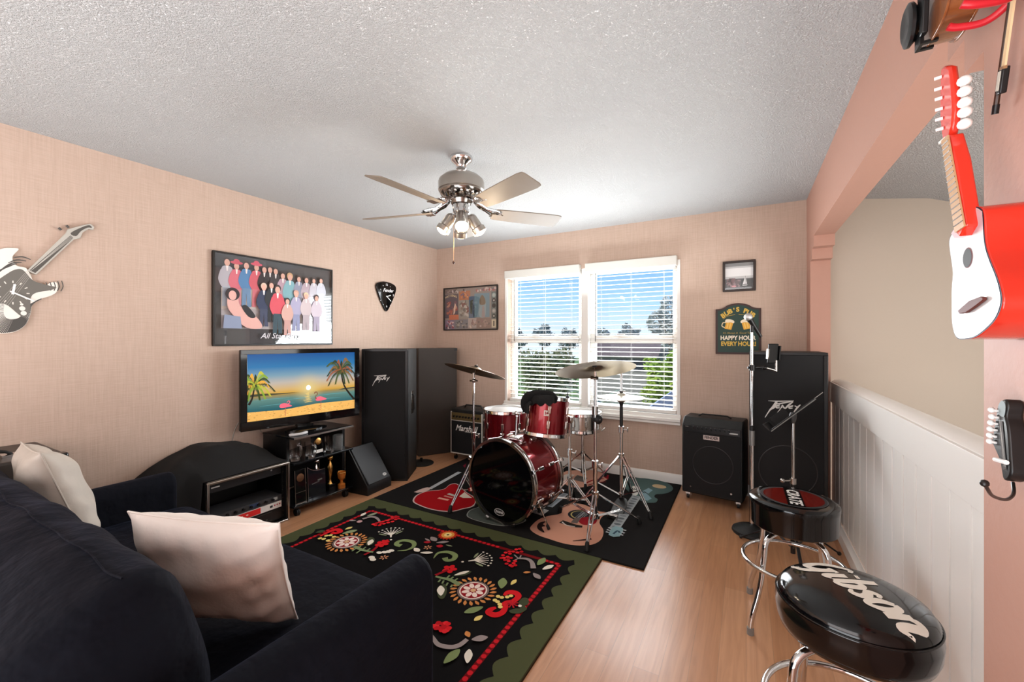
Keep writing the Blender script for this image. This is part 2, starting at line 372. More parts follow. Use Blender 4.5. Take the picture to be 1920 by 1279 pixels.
# outdoors, upper-storey view
LAWN = mat('lawn', '6f8a45', .9, var=('8fa35a', 3))
b = MB().box((-60, YB+3, -3.1), (50, 90, -3.0)); tag(b.build('lawn', LAWN), 'sunlit green lawn below the window', 'lawn')
def leaves(c, rad, n, size, seed, flat_=.8):
    rnd = random.Random(seed); vs = []; fs = []
    for i in range(n):
        while 1:
            p = V((rnd.uniform(-1, 1), rnd.uniform(-1, 1), rnd.uniform(-1, 1)))
            if .35 < p.length < 1: break
        p *= (.75+.25*sin(5*p.x+seed)*cos(4*p.z+seed*2)); q = V((c[0]+p.x*rad[0], c[1]+p.y*rad[1], c[2]+p.z*rad[2]))
        d = V((rnd.uniform(-1, 1), rnd.uniform(-1, 1), rnd.uniform(-.7, .7))).normalized(); w = d.orthogonal().normalized(); s = size*rnd.uniform(.6, 1.3)
        k = len(vs); vs += [q-d*s, q+w*s*.35, q+d*s, q-w*s*.35]; fs.append((k, k+1, k+2, k+3))
    return vs, fs
def tree(label, c, rad, n, size, m, seed, zb=-2.99):
    t = thing('tree', label, 'tree', (c[0], c[1], zb))
    b = MB(); b.add(*leaves(c, rad, n, size, seed)); b.build('foliage', m, t, smooth=0)
    b = MB(); b.tube([(c[0], c[1], zb), (c[0]+.05, c[1], (zb+c[2])/2), (c[0], c[1], c[2])], [rad[0]*.09, rad[0]*.07, rad[0]*.03], 8)
    for k in range(5):
        a = k*1.26; b.tube([(c[0], c[1], c[2]-rad[2]*.5), (c[0]+cos(a)*rad[0]*.6, c[1]+sin(a)*rad[1]*.6, c[2]+rad[2]*.2)], [rad[0]*.03, rad[0]*.01], 6)
    b.build('trunk', mat('bark', '6b5a48', .9), t); return t
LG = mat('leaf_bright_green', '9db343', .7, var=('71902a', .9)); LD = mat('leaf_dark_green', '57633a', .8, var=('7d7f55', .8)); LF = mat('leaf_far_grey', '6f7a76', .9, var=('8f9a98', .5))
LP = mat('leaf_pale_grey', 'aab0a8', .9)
tree('bright green bushy tree filling the right pane, lower half', (-1.81, 12.0, .19), (1.0, .88, 1.06), 5200, .085, LG, 3)
tree('olive brown tree behind the left pane, lower half', (-4.35, 9.5, .35), (.95, .8, .95), 4200, .07, LD, 5)
tree('low yellow green shrub at the left pane edge', (-5.15, 11.5, -.5), (.9, .8, .9), 2600, .07, LG, 6)
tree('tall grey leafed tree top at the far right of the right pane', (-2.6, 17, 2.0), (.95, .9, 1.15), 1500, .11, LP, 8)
i = 0
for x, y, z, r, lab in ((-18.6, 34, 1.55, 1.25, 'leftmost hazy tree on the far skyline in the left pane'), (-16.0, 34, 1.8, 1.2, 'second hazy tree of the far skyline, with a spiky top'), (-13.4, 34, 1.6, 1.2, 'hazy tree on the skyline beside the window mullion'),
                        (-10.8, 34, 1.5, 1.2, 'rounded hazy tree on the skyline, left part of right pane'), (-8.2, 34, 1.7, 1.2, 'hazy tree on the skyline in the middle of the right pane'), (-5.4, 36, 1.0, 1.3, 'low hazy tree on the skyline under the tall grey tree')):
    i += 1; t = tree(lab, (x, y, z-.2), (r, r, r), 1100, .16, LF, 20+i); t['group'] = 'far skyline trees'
# palm in front of the mullion
t = thing('palm_tree', 'spiky palm with arching fronds just outside the mullion', 'palm', (-2.4, 7.6, -2.99)); b = MB()
for k in range(26):
    a = k*2.4; e = .25+.9*((k*7) % 10)/10; pts = [(-2.4+cos(a)*l*cos(e*.5), 7.6+sin(a)*l*cos(e*.5), .05+l*sin(e)-.55*l*l) for l in (0, .25, .5, .75, 1.0)]
    b.tube(pts, [.018, .03, .028, .02, .004], 5, flat=.3)
b.build('fronds', mat('palm_frond', '8f9a7c', .6), t); MB().tube([(-2.4, 7.6, -2.985), (-2.38, 7.6, -1.4), (-2.4, 7.6, .05)], [.13, .11, .12], 10).build('trunk', mat('bark'), t)
# neighbour's house, roof and screen enclosure
t = thing('house', 'far neighbour house with brown roof between the trees', 'house', (-5.6, 22, -3)); b = MB().box((-7.2, 22, -3), (-4.2, 26, .45)); b.build('walls', mat('house_wall', '8d8880', .8), t)
b = MB().prism([(-.4, .45), (4.4, .45), (3.0, 1.25), (1.0, 1.25)], -7.6, -3.8, basis((0, 22, 0), (0, 1, 0), (0, 0, 1), (1, 0, 0))); b.build('roof', mat('shingle_brown', '70605a', .9), t)
for k in range(3): MB().box((-6.9+k*.9, 21.97, -.35), (-6.3+k*.9, 22.0, .25)).build('window', mat('dark_pane', '2a2d33', .2), t)
t = thing('screen_enclosure', 'grey lanai roof with white beams at the lower right of the window', 'enclosure', (-1.6, 6.6, -3))
A0, A1 = V((-1.399, 5.359, 0.2)), V((-1.399, 11.505, 0.2))
ex = (A1-A0).normalized(); ey = V((ex.y, -ex.x, 0)); SX = basis(A0, ex, (-ey.x, -ey.y, 0), (0, 0, 1)); LE = (A1-A0).length
MB().box((-.4, -3.2, -.02), (LE+1.5, 0, 0), SX).build('screen_panel', mat('screen_mesh', '6c6e74', .8), t)
b = MB(); k = 0
while -.4+k*.62 < LE+1.5: b.box((-.4+k*.62, -3.2, 0), (-.375+k*.62, 0, .012), SX); k += 1
for k in range(6): b.box((-.4, -.025-k*.55, .0005), (LE+1.5, -k*.55, .0125), SX)
b.build('beam_grid', mat('aluminium_white', 'e6e6e2', .5), t)
MB().box((-.4, -.55, .0126), (LE+1.5, -.47, .05), SX @ M4.Rotation(R(-4), 4, 'Z')).build('main_beam', mat('aluminium_white'), t)
for k in (0, 1):
    p = SX @ V((.1+k*(LE+.5), -.05, -.02)); MB().cyl((p.x, p.y, -2.99), p, .04).build('post', mat('aluminium_white'), t)

# ---------------------------------------------------------------- ceiling fan
FX, FY = -1.52, 2.071
t = thing('ceiling_fan', 'chrome ceiling fan with five brown blades and spotlight cluster', 'ceiling fan', (FX, FY, ZC))
T_ = M4.Translation((FX, FY, 0))
MB().lathe([(.001, ZC), (.068, ZC), (.070, ZC-.012), (.060, ZC-.03), (.034, ZC-.05), (.028, ZC-.065), (.032, ZC-.075), (.024, ZC-.085), (.001, ZC-.085)], 28, T_).build('canopy', CHROME, t)
MB().cyl((FX, FY, 2.30), (FX, FY, ZC-.08), .012).build('down_rod', CHROME, t)
MB().lathe([(.001, 2.335), (.05, 2.335), (.11, 2.318), (.135, 2.296), (.14, 2.28), (.14, 2.232), (.134, 2.226), (.134, 2.222), (.001, 2.222)], 40, T_).build('motor_housing', NICKEL, t)
b = MB().lathe([(.001, 2.223), (.132, 2.223), (.126, 2.205), (.098, 2.185), (.07, 2.172), (.06, 2.15), (.001, 2.15)], 40, T_)
for k in range(20): a = k*pi/10; b.ball((FX+.112*cos(a), FY+.112*sin(a), 2.203), .012, 8)
b.build('scrollwork_ring', mat('dark_chrome', '8a8580', .15, 1), t)
BLADE = mat('blade_brown', '85786a', .5, var=('7d6f60', 3, (1, 1, 1)))
for k in range(5):
    a = R(-94.16+72*k); Xb = M4.Translation((FX, FY, 0)) @ M4.Rotation(a, 4, 'Z')
    b = MB(); b.X = Xb
    for s in (-1, 1):
        b.tube([(.085, s*.012, 2.175), (.12, s*.028, 2.155), (.16, s*.022, 2.135), (.20, s*.045, 2.122), (.235, s*.052, 2.113)], [.007, .009, .008, .008, .006], 8)
        b.tube([(.20, s*.045, 2.122), (.215, s*.02, 2.119), (.25, s*.012, 2.112), (.27, 0, 2.11)], .005, 6)
    b.tube([(.10, 0, 2.168), (.16, 0, 2.138), (.21, 0, 2.117)], .010, 8)
    b.box((.19, -.045, 2.108), (.25, .045, 2.113))
    ir = b.build('blade_iron', CHROME, t)
    Pt = Xb @ M4.Translation((.2, 0, 2.11)) @ M4.Rotation(R(-15), 4, 'X')
    o = [(0, -.05), (.02, -.058), (.12, -.064), (.30, -.070), (.42, -.072), (.452, -.066), (.46, -.05), (.46, .05), (.452, .066), (.42, .072), (.30, .070), (.12, .064), (.02, .058), (0, .05)]
    bl = MB().prism(o, -.003, .003, Pt).build('blade', BLADE, t, bevel=.0015)
MB().lathe([(.001, 2.152), (.05, 2.152), (.055, 2.14), (.052, 2.10), (.038, 2.088), (.034, 2.06), (.001, 2.06)], 28, T_).build('light_fitter', CHROME, t)
BULB = mat('lit_bulb', 'ffedd0', .4, emit=7); REFL = mat('bulb_frosted', 'fff6dd', .4, emit=1.6)
for k, a in enumerate((-52, 38, 128, 218)):
    a = R(a); d = V((cos(a)*.55, sin(a)*.55, -.83)).normalized(); p0 = V((FX+cos(a)*.055, FY+sin(a)*.055, 2.075))
    X = axis_m(p0, d)
    b = MB().lathe([(.001, -.012), (.018, -.010), (.030, .0), (.034, .012), (.036, .075), (.043, .082), (.043, .112), (.040, .112), (.038, .084), (.001, .08)], 26, X)
    b.cyl((FX+cos(a)*.03, FY+sin(a)*.03, 2.09), tuple(p0), .006, n=8); sh = b.build('spot_shade', NICKEL, t)
    MB().lathe([(.037, .085), (.037, .108), (.030, .118), (.016, .124), (.0005, .126)], 20, X).build('bulb', BULB if k == 0 else REFL, sh)
    if k == 0:
        pass
    l = light('fan_bulb', 'POINT', tuple(p0+d*.16), (0, 0, 0), 2.2, (1, .82, .6), (.03, .03)); l.parent = None
cx, cy = FX-.02, FY-.05
b = MB().tube([(cx+.02, cy+.03, 2.08), (cx, cy, 2.07), (cx, cy, 1.80)], .0016, 5); pc = b.build('pull_chain', mat('brass_chain', 'c9a27c', .3, 1), t)
MB().ball((cx, cy, 1.79), .008, 10, 1.4).build('pull_knob', mat('dark_wood', '3a1d12', .4), pc)

# ---------------------------------------------------------------- things on the walls
PG = mat('picture_glass_front', 'ffffff', .03)
def picglass():
    m = PG; t = m.node_tree; o = t.nodes['Material Output']
    tr = t.nodes.new('ShaderNodeBsdfTransparent'); gl = t.nodes.new('ShaderNodeBsdfGlossy'); gl.inputs['Roughness'].default_value = .03
    fr = t.nodes.new('ShaderNodeFresnel'); fr.inputs[0].default_value = 1.9
    ge = t.nodes.new('ShaderNodeNewGeometry'); mu = t.nodes.new('ShaderNodeMath'); mu.operation = 'SUBTRACT'; mu.use_clamp = True
    t.links.new(fr.outputs[0], mu.inputs[0]); t.links.new(ge.outputs['Backfacing'], mu.inputs[1])
    mx = t.nodes.new('ShaderNodeMixShader'); t.links.new(mu.outputs[0], mx.inputs[0]); t.links.new(tr.outputs[0], mx.inputs[1]); t.links.new(gl.outputs[0], mx.inputs[2]); t.links.new(mx.outputs[0], o.inputs[0])
picglass()
def frame_on(t, X, w, h, bar, depth, m, glass=True):     # bar frame with its outer size w x h, origin at its lower left corner on the wall
    b = MB(); b.X = X
    b.box((0, 0, 0), (w, bar, depth)).box((0, h-bar, 0), (w, h, depth)).box((0, bar, 0), (bar, h-bar, depth)).box((w-bar, bar, 0), (w, h-bar, depth))
    b.build('frame', m, t, bevel=.002)
    if glass: MB().box((bar, bar, depth*.8), (w-bar, h-bar, depth*.8+.002), X).build('glass', PG, t, smooth=0)
LW = lambda y, z, off=0: basis((XL+off, y, z), (0, 1, 0), (0, 0, 1), (1, 0, 0))      # left wall: u runs along +y, v up
BW = lambda x, z, off=0: basis((x, YB-off, z), (1, 0, 0), (0, 0, 1), (0, -1, 0))     # back wall
# big poster
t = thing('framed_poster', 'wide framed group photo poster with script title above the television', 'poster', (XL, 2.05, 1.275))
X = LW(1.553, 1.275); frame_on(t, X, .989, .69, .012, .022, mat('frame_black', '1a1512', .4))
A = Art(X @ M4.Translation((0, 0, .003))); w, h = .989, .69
A.poly([(.01, .01), (w-.01, .01), (w-.01, h-.01), (.01, h-.01)], '3c3c3f').top()  # black lifted to grey: reflection haze of the glass put into the print colour
A.poly([(.06, .13), (w-.06, .13), (w-.06, h-.07), (.06, h-.07)], '343539').top()
A.poly([(.06, .13), (w-.06, .13), (w-.06, .33), (.75, .40), (.5, .42), (.30, .46), (.06, .42)], 'b9b2b4').top()
A.poly([(.06, .27), (.2, .3), (.42, .26), (.4, .42), (.2, .45), (.06, .43)], 'cfc6bf').top()
def fig(x, y, s, top, low, skin='d9a795', hair='3a2a26', hat=None, seat=0):
    A.poly(spline([(x-.030*s, y), (x-.042*s, y+.05*s), (x-.036*s, y+.135*s), (x-.014*s, y+.155*s), (x+.014*s, y+.155*s), (x+.036*s, y+.135*s), (x+.042*s, y+.05*s), (x+.030*s, y)], 3), top)
    A.poly([(x-.030*s, y+.01*s), (x+.030*s, y+.01*s), (x+.034*s, y-.13*s), (x+.006*s, y-.13*s), (x, y-.03*s), (x-.006*s, y-.13*s), (x-.034*s, y-.13*s)], low).top()
    A.strk([(x-.034*s, y+.125*s), (x-.05*s, y+.06*s), (x-.03*s, y+.01*s)], .016*s, top, 3); A.strk([(x+.034*s, y+.125*s), (x+.05*s, y+.06*s), (x+.03*s, y+.01*s)], .016*s, top, 3)
    A.poly(ellipse(x, y+.19*s, .024*s, .026*s), hair).top(); A.poly(ellipse(x, y+.178*s, .018*s, .024*s), skin).top()
    A.poly([(x-.008*s, y+.155*s), (x+.008*s, y+.155*s), (x+.004*s, y+.12*s), (x-.004*s, y+.12*s)], 'efe6e2').top()
    if hat: A.poly(ellipse(x, y+.205*s, .045*s, .012*s), hat); A.poly(ellipse(x, y+.215*s, .022*s, .018*s), hat).top()
for x, y, s, a, c, k in ((.10, .43, 1.05, 'b6b3bb', 'b9c3d0', {}), (.165, .42, 1.0, 'd9707f', 'd88a90', {'hat': 'c8475a'}), (.235, .43, 1.02, '4f86b5', '6b90b2', {}), (.31, .43, 1.0, 'd25f6c', 'd0737c', {'hat': 'd24c62'}), (.37, .43, .95, '26242a', '1f1e24', {}), (.415, .435, .95, '1d1c22', '1d1c22', {}),
                      (.46, .43, .95, '2a282e', '232228', {}), (.52, .40, .95, 'b99aa8', '8f98ad', {}), (.58, .37, 1.1, '7fb3bd', '8fbcc4', {'hair': 'c9a074'}), (.66, .40, .9, '8d93a8', '6f7384', {}), (.73, .39, .95, 'b7a5b0', '94889a', {}), (.80, .42, .8, 'c2bfca', 'a7a4b4', {}), (.87, .42, .85, 'c9cbd6', 'b4b7c4', {}),
                      (.36, .28, 1.0, '2b3350', '3a3f58', {'hair': 'd0b9a4'}), (.42, .31, .95, '1f1f25', '1d1d22', {}), (.47, .245, 1.15, 'd24f5c', '2f4650', {}), (.63, .25, 1.0, 'a9a4c0', '8f93b4', {'hair': 'c79a86'}), (.72, .25, .95, 'c9b9bb', 'b3a5ab', {'hair': 'e0c39a'}), (.82, .24, .95, 'cbbfc9', 'a99fb3', {}), (.55, .2, .9, 'd2a79b', 'c99c93', {})):
    fig(x, y, s, a, c, **k)
A.poly(spline([(.09, .30), (.10, .38), (.16, .38), (.18, .30), (.30, .22), (.34, .14), (.22, .14), (.12, .24)], 4), 'dba99f').top(); A.poly(ellipse(.125, .385, .05, .048), '2b1d20').top(); A.poly(ellipse(.125, .375, .027, .036), 'dba99f').top()
A.poly(spline([(.19, .29), (.22, .31), (.27, .26), (.29, .22), (.24, .22)], 4), '1c191c').top(); A.poly([(.06, .13), (.19, .13), (.18, .22), (.07, .23)], '8792ab').top()
A.text('All Star Party', .062, .495, .075, 'd8d6da', shear=.35, bold=.0004)
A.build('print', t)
# guitar-pick clock
t = thing('pick_clock', 'glossy black guitar pick shaped wall clock near the room corner', 'clock', (XL, 3.2, 1.78))
PK = spline([(0, -.158), (.045, -.11), (.105, -.005), (.140, .085), (.125, .128), (.065, .15), (0, .156), (-.065, .15), (-.125, .128), (-.140, .085), (-.105, -.005), (-.045, -.11)], 6)
X = LW(3.205, 1.778); MB().prism(PK, .001, .022, X).build('body', mat('clock_black', '060607', .05), t, bevel=.006, seg=3)
A = Art(X @ M4.Translation((0, 0, .0222)))
A.text('12', .030, 0, .125, 'e2e2e2', bold=.0006); A.text('3', .030, .095, .02, 'e2e2e2', bold=.0006); A.text('6', .030, 0, -.105, 'e2e2e2', bold=.0006); A.text('9', .030, -.095, .02, 'e2e2e2', bold=.0006)
for k in (1, 2, 4, 5, 7, 8, 10, 11):
    a = pi/2-k*pi/6; A.poly(ellipse(.098*cos(a), .01+.115*sin(a), .004), 'e2e2e2')
A.text('Fender', .05, .02, .065, 'f0f0f0', shear=.35, bold=.0008)
A.build('dial_print', t)
b = MB(); b.X = X; b.box((-.003, -.01, .024), (.003, .075, .0255), X @ M4.Rotation(R(-128), 4, 'Z')); b.box((-.004, -.01, .026), (.004, .055, .0275), X @ M4.Rotation(R(-72), 4, 'Z')); b.build('clock_hands', mat('hand_white', 'f0f0ee', .4), t)
# guitar clock (partly outside the frame)
t = thing('guitar_clock', 'grey and white striped electric guitar shaped clock on the wall', 'clock', (XL, .65, 1.6))
X = LW(0, 0); GREY = '6d6962'
body = [(0.578,1.788),(0.617,1.801),(0.639,1.799),(0.621,1.765),(0.617,1.746),(0.623,1.722),(0.637,1.708),(0.664,1.703),(0.683,1.657),(0.695,1.614),(0.721,1.604),(0.755,1.637),(0.778,1.637),(0.778,1.591),(0.755,1.564),(0.712,1.54),(0.686,1.507),(0.68,1.462),(0.665,1.406),(0.637,1.371),(0.598,1.355),(0.543,1.36),(0.51,1.421),(0.513,1.542),(0.521,1.66),(0.548,1.735)]
neck = [(.668, 1.690), (.700, 1.672), (.845, 1.893), (.870, 1.905), (.880, 1.94), (.905, 1.965), (.925, 1.965), (.929, 1.985), (.912, 1.998), (.885, 1.985), (.82, 1.945), (.812, 1.92)]
body = spline(body, 4)
MB().prism(body, .001, .018, X).build('body', flat('e9e4da'), t, bevel=.002); nk = MB().prism(neck, .002, .020, X).build('neck', flat('b9b4aa'), t, bevel=.002)
A = Art(X @ M4.Translation((0, 0, .0202)))
A.poly([(.676, 1.692), (.696, 1.680), (.842, 1.900), (.83, 1.912)], '55514b').poly(spline([(.83, 1.925), (.852, 1.912), (.872, 1.945), (.90, 1.972), (.918, 1.975), (.908, 1.988), (.88, 1.972)], 3), '55514b').top()
for k in range(4): A.strk([lerp((.680, 1.690), (.834, 1.910), 0), lerp((.680+.004*k, 1.690-.0025*k), (.832+.003*k, 1.910-.003*k), 1)], .0012, 'c9c4ba')
A.top(-1).build('fretboard_print', nk)
A = Art(X @ M4.Translation((0, 0, .0182)))
pgd = spline([(.600, 1.665), (.632, 1.692), (.655, 1.688), (.688, 1.640), (.735, 1.622), (.775, 1.612), (.752, 1.594), (.70, 1.575), (.680, 1.545), (.678, 1.478), (.660, 1.440), (.640, 1.452), (.60, 1.50), (.565, 1.52), (.555, 1.60)], 4)
c0 = (.635, 1.475); lob = [p for p in body if p[1] < 1.55]
for p in lob:
    for f in (0, .5):
        q = lerp(p, lob[(lob.index(p)+1) % len(lob)], f)
        if hypot(q[0]-c0[0], q[1]-c0[1]) < .22 and hypot(q[0]-p[0], q[1]-p[1]) < .03: A.strk([lerp(c0, q, .38), lerp(c0, q, .68), lerp(c0, q, .97)], [.002, .0035, .005], '4d4a46', 3)
for k in range(6): A.strk([(.53+.018*k, 1.60+.03*k), (.56+.018*k, 1.66+.02*k), (.60+.016*k, 1.70+.01*k)], [.003, .007, .004], '4d4a46', 4)
for k in range(5): A.strk([(.735+.015*k, 1.635+.004*k), (.741+.015*k, 1.612+.002*k), (.74+.013*k, 1.592)], .004, '4d4a46', 3)
A.top().poly(pgd, GREY).top()
for k in range(12):
    a = k*pi/6; A.strk([(.618+.047*cos(a), 1.568+.05*sin(a)), (.618+.058*cos(a), 1.568+.062*sin(a))], .0045, 'e4dfd4')
for k in range(5): A.strk([(.57+.008*k, 1.512-.003*k), (.668+.005*k, 1.690-.002*k)], .0010, 'b9b4aa')
A.poly(ellipse(.650, 1.487, .011, .012), 'e9e4da').poly(ellipse(.655, 1.462, .011, .012), 'e9e4da').poly(ellipse(.648, 1.508, .006, .006), 'e9e4da').top()
A.build('stripe_print', t)
b = MB(); b.X = X; b.box((-.0035, -.012, 0), (.0035, .085, .002), M4.Translation((0, 0, 0)) @ X @ M4.Translation((.618, 1.568, .0215)) @ M4.Rotation(R(-118), 4, 'Z')); b.box((-.0045, -.01, 0), (.0045, .045, .002), X @ M4.Translation((.618, 1.568, .0195)) @ M4.Rotation(R(-8), 4, 'Z')); b.build('clock_hands', flat('f4f1ea'), t)
b = MB()
for k in range(2): p = X @ V((.795+.03*k, 1.935+.02*k, .012)); q = X @ V((.785+.03*k, 1.946+.02*k, .012)); b.cyl(p, q, .006, n=8)
b.build('tuning_peg', flat('4d4a46'), nk)
# collage picture by the corner
t = thing('framed_collage', 'framed collage of concert posters left of the window', 'picture', (-2.85, YB, 1.43))
X = BW(-3.235, 1.43); frame_on(t, X, .775, .518, .014, .02, mat('frame_black'), glass=True)
A = Art(X @ M4.Translation((0, 0, .003)), .0002)
rn = random.Random(4)
def rect(x0, y0, x1, y1, c): A.poly([(x0, y0), (x1, y0), (x1, y1), (x0, y1)], c)
def blobs(x0, y0, x1, y1, cols, n, r):
    for i in range(n): A.poly(ellipse(rn.uniform(x0+r, x1-r), rn.uniform(y0+r, y1-r), r*rn.uniform(.4, 1), r*rn.uniform(.4, 1.2), 10, rn.uniform(0, 3)), rn.choice(cols))
    A.top()
rect(.013, .013, .762, .505, '8d8078'); A.top()
rect(.015, .15, .215, .44, '4d4450'); rect(.075, .13, .225, .19, 'c06844'); A.top(); blobs(.02, .18, .21, .36, ['8f4038', 'a9604a', '6c4a58', 'b07a68', '5a3a44'], 30, .024)
for k, ch in enumerate('NATIONAL'): A.text(ch, .034, .03+.023*k, .40+.022*sin(pi*(k+.5)/8), 'cdb98e', rot=R(32-64*(k+.5)/8), bold=.001)
A.poly([(.14, .19), (.165, .21), (.18, .31), (.165, .33), (.15, .27)], 'd9b8a2').top()
rect(.225, .36, .39, .47, 'b06c45'); rect(.22, .14, .37, .36, '8f8a80'); A.top(); blobs(.225, .15, .38, .36, ['a39c92', '6f6862', 'b9b0a6', '857568', '7c4f48'], 34, .022); blobs(.24, .37, .39, .46, ['c47a4c', '8e5034', '6f5a70', 'd18e5c'], 16, .02)
rect(.37, .14, .45, .40, '59687c'); A.top(); A.poly([(.44, .15), (.47, .19), (.475, .28), (.44, .30)], '101216').poly([(.385, .2), (.42, .19), (.43, .36), (.39, .35)], '4a4f44').top()
rect(.45, .15, .66, .43, '6c8791'); A.top(); A.poly(spline([(.555, .40), (.60, .36), (.61, .28), (.60, .16), (.52, .16), (.51, .28), (.525, .36)], 4), '8a9a9c').poly(spline([(.56, .41), (.60, .36), (.60, .30), (.53, .30), (.525, .36)], 4), '7a6a55').poly([(.55, .15), (.60, .15), (.585, .28), (.565, .28)], '9c8c88').top()
rect(.685, .13, .755, .44, '5f6a66'); A.top()
for k, c in enumerate(('93a5a0', '2a2c2e', '1f2022', '97938c', '2b3a34')): A.poly(ellipse(.72, .40-.06*k, .026), c).poly(ellipse(.72, .40-.06*k, .010), 'b9b5ac')
A.top(); rect(.69, .03, .75, .12, 'cdbfa0'); A.top(); rect(.712, .045, .728, .105, '25211c')
rect(.015, .015, .16, .13, '7c6c80'); rect(.165, .02, .36, .13, '75757a'); rect(.36, .03, .48, .145, 'a79a92'); rect(.48, .02, .685, .14, '8a7468'); A.top()
blobs(.015, .015, .16, .13, ['943a40', 'a48ca4', '4f3f4c', 'd0b9b4'], 20, .018); blobs(.165, .02, .36, .13, ['4f5050', 'a39a90', '8f8880', '6a6058'], 24, .018); blobs(.36, .02, .685, .14, ['b8a098', '6f5f58', '9d8478', '8c6f68', 'c9b5a6'], 26, .02)
rect(.015, .45, .20, .503, '6a5a56'); A.top(); blobs(.015, .448, .36, .503, ['93807a', '4f4548', 'b9aca8'], 22, .014); blobs(.45, .44, .76, .503, ['b08c84', '8e9a94', 'c9b0a6', 'a35c58', '6f6a70'], 26, .017)
A.build('print', t)
# little framed photo
t = thing('framed_photo', 'small dark framed black and white boat photo above the pub sign', 'picture', (-.055, YB, 1.733))
X = BW(-.176, 1.733); frame_on(t, X, .246, .262, .018, .02, mat('frame_brown_black', '2a1d18', .4))
A = Art(X @ M4.Translation((0, 0, .003))); rect(.016, .016, .23, .246, '5a5a5c'); A.top(); rect(.018, .11, .228, .244, 'c9c9c9'); A.top()
rect(.018, .13, .228, .20, 'f2f2f2'); rect(.018, .215, .228, .244, '8a8a8a'); A.top(); blobs(.02, .03, .14, .12, ['7c5d60', '45403f', '9c8486', '6f6062'], 40, .016); rect(.14, .02, .228, .10, '3e4040'); A.top()
A.poly([(.15, .06), (.182, .062), (.170, .128)], 'f0f0f0').poly([(.145, .055), (.188, .055), (.180, .047), (.150, .047)], 'd0d0d0'); A.strk([(.168, .05), (.170, .13)], .002, '222222'); A.poly(ellipse(.085, .045, .018, .008), 'd99aa0'); A.build('print', t)
# pub sign
t = thing('pub_sign', 'arched green wooden pub sign with two beer mugs and gold lettering', 'sign', (-.06, YB, 1.2))
X = BW(-.233, 1.197); w = .342
out = [(0, 0), (w, 0), (w, .388)] + bez((w, .388), (w-.055, .385), (w-.085, .415), 6)[1:] + bez((w-.085, .415), (w/2, .455), (.085, .415), 10)[1:] + bez((.085, .415), (.055, .385), (0, .388), 6)[1:]
MB().prism(out, .001, .016, X).build('back_board', mat('sign_edge', '3b211c', .5), t, bevel=.003)
inn = [(w/2+(p[0]-w/2)*.90, .215+(p[1]-.215)*.93) for p in out]
pn = MB().prism(inn, .0161, .019, X).build('sign_panel', mat('sign_green', '12362c', .5), t)
A = Art(X @ M4.Translation((0, 0, .0192)))
s = "BUB'S PUB"
for k, ch in enumerate(s):
    f = (k+.5)/len(s); a = R(42-84*f); cx, cy = w/2, .335
    px = .045+(w-.09)*f; A.text(ch, .052 if ch != "'" else .04, px, .318+.062*sin(pi*f), 'd8b24a', rot=R(34-68*f), bold=.0022)
A.strk([(.062, .300), (.09, .325), (.15, .338)], .003, 'c9a545', 4).strk([(.178, .340), (.25, .326), (.282, .300)], .003, 'c9a545', 4)
for sx, cx in ((1, .105), (-1, .232)):
    q = lambda u, v: (cx+sx*(u*cos(.2)+v*sin(.2)), .248-u*sin(.2)+v*cos(.2))
    A.poly([q(-.028, -.036), q(.024, -.036), q(.028, .03), (q(-.028, .03))], 'e2a63a').top()
    A.poly([q(-.016, -.028), q(-.006, -.028), q(-.006, .02), q(-.016, .02)], 'f0c364').poly([q(.004, -.028), q(.013, -.028), q(.013, .02), q(.004, .02)], 'f0c364').poly(spline([q(-.034, .02), q(-.034, .042), q(-.01, .05), q(.02, .048), q(.034, .036), q(.03, .022), q(.01, .026), q(-.012, .02)], 3), 'efe0c4').top()
    A.strk([q(-.028, .016), q(-.05, .012), q(-.052, -.018), q(-.028, -.026)], .007, 'e6d3a8', 4)
A.text("It's Always A  Good Time", .022, w/2, .180, 'b89a4a', shear=.15, sx=.98)
for s, y, c in (('HAPPY', .137, 'efe4cf'), ('EVERY', .087, 'd8b24a')): A.text(s, .050, .103, y, c, bold=.0018, sx=.86)
for s, y, c in (('HOUR', .137, 'efe4cf'), ('HOUR!', .087, 'd8b24a')): A.text(s, .050, .240, y, c, bold=.0018, sx=.86)
A.build('lettering', pn)

# ---------------------------------------------------------------- television and stand
SX0, SX1, SY0, SY1 = -3.30, -2.90, 1.885, 2.415
t = thing('tv_stand', 'black glass shelf stand on casters under the television', 'stand', (-3.1, 2.15, 0))
TOPZ = .596
for nm, z in (('top_shelf', TOPZ), ('middle_shelf', .405), ('bottom_shelf', .085)):
    MB().box((SX0, SY0, z-.014), (SX1, SY1, z)).build(nm, mat('black_glass', '101114', .07), t, bevel=.002)
MB().box((SX1+.0005, SY0, TOPZ-.014), (SX1+.004, SY1, TOPZ-.002)).build('edge_trim', NICKEL, t)
for y in (SY0+.005, SY1-.03): MB().box((SX0, y, .085), (SX0+.30, y+.025, TOPZ-.014)).build('side_panel', BLK, t)
MB().box((SX0, SY0+.04, .10), (SX0+.012, SY1-.04, .38)).build('back_panel', BLKM, t)
for y in (SY0+.05, SY1-.05):
    for x in (SX0+.05, SX1-.04):
        c = MB().cyl((x, y, .052), (x, y, .071), .012, n=8).box((x-.014, y-.006, .03), (x+.014, y+.006, .055)).build('caster', RUBBER, t)
        MB().cyl((x, y-.013, .026), (x, y-.002, .026), .026).cyl((x, y+.002, .026), (x, y+.013, .026), .026).build('wheel', RUBBER, c)
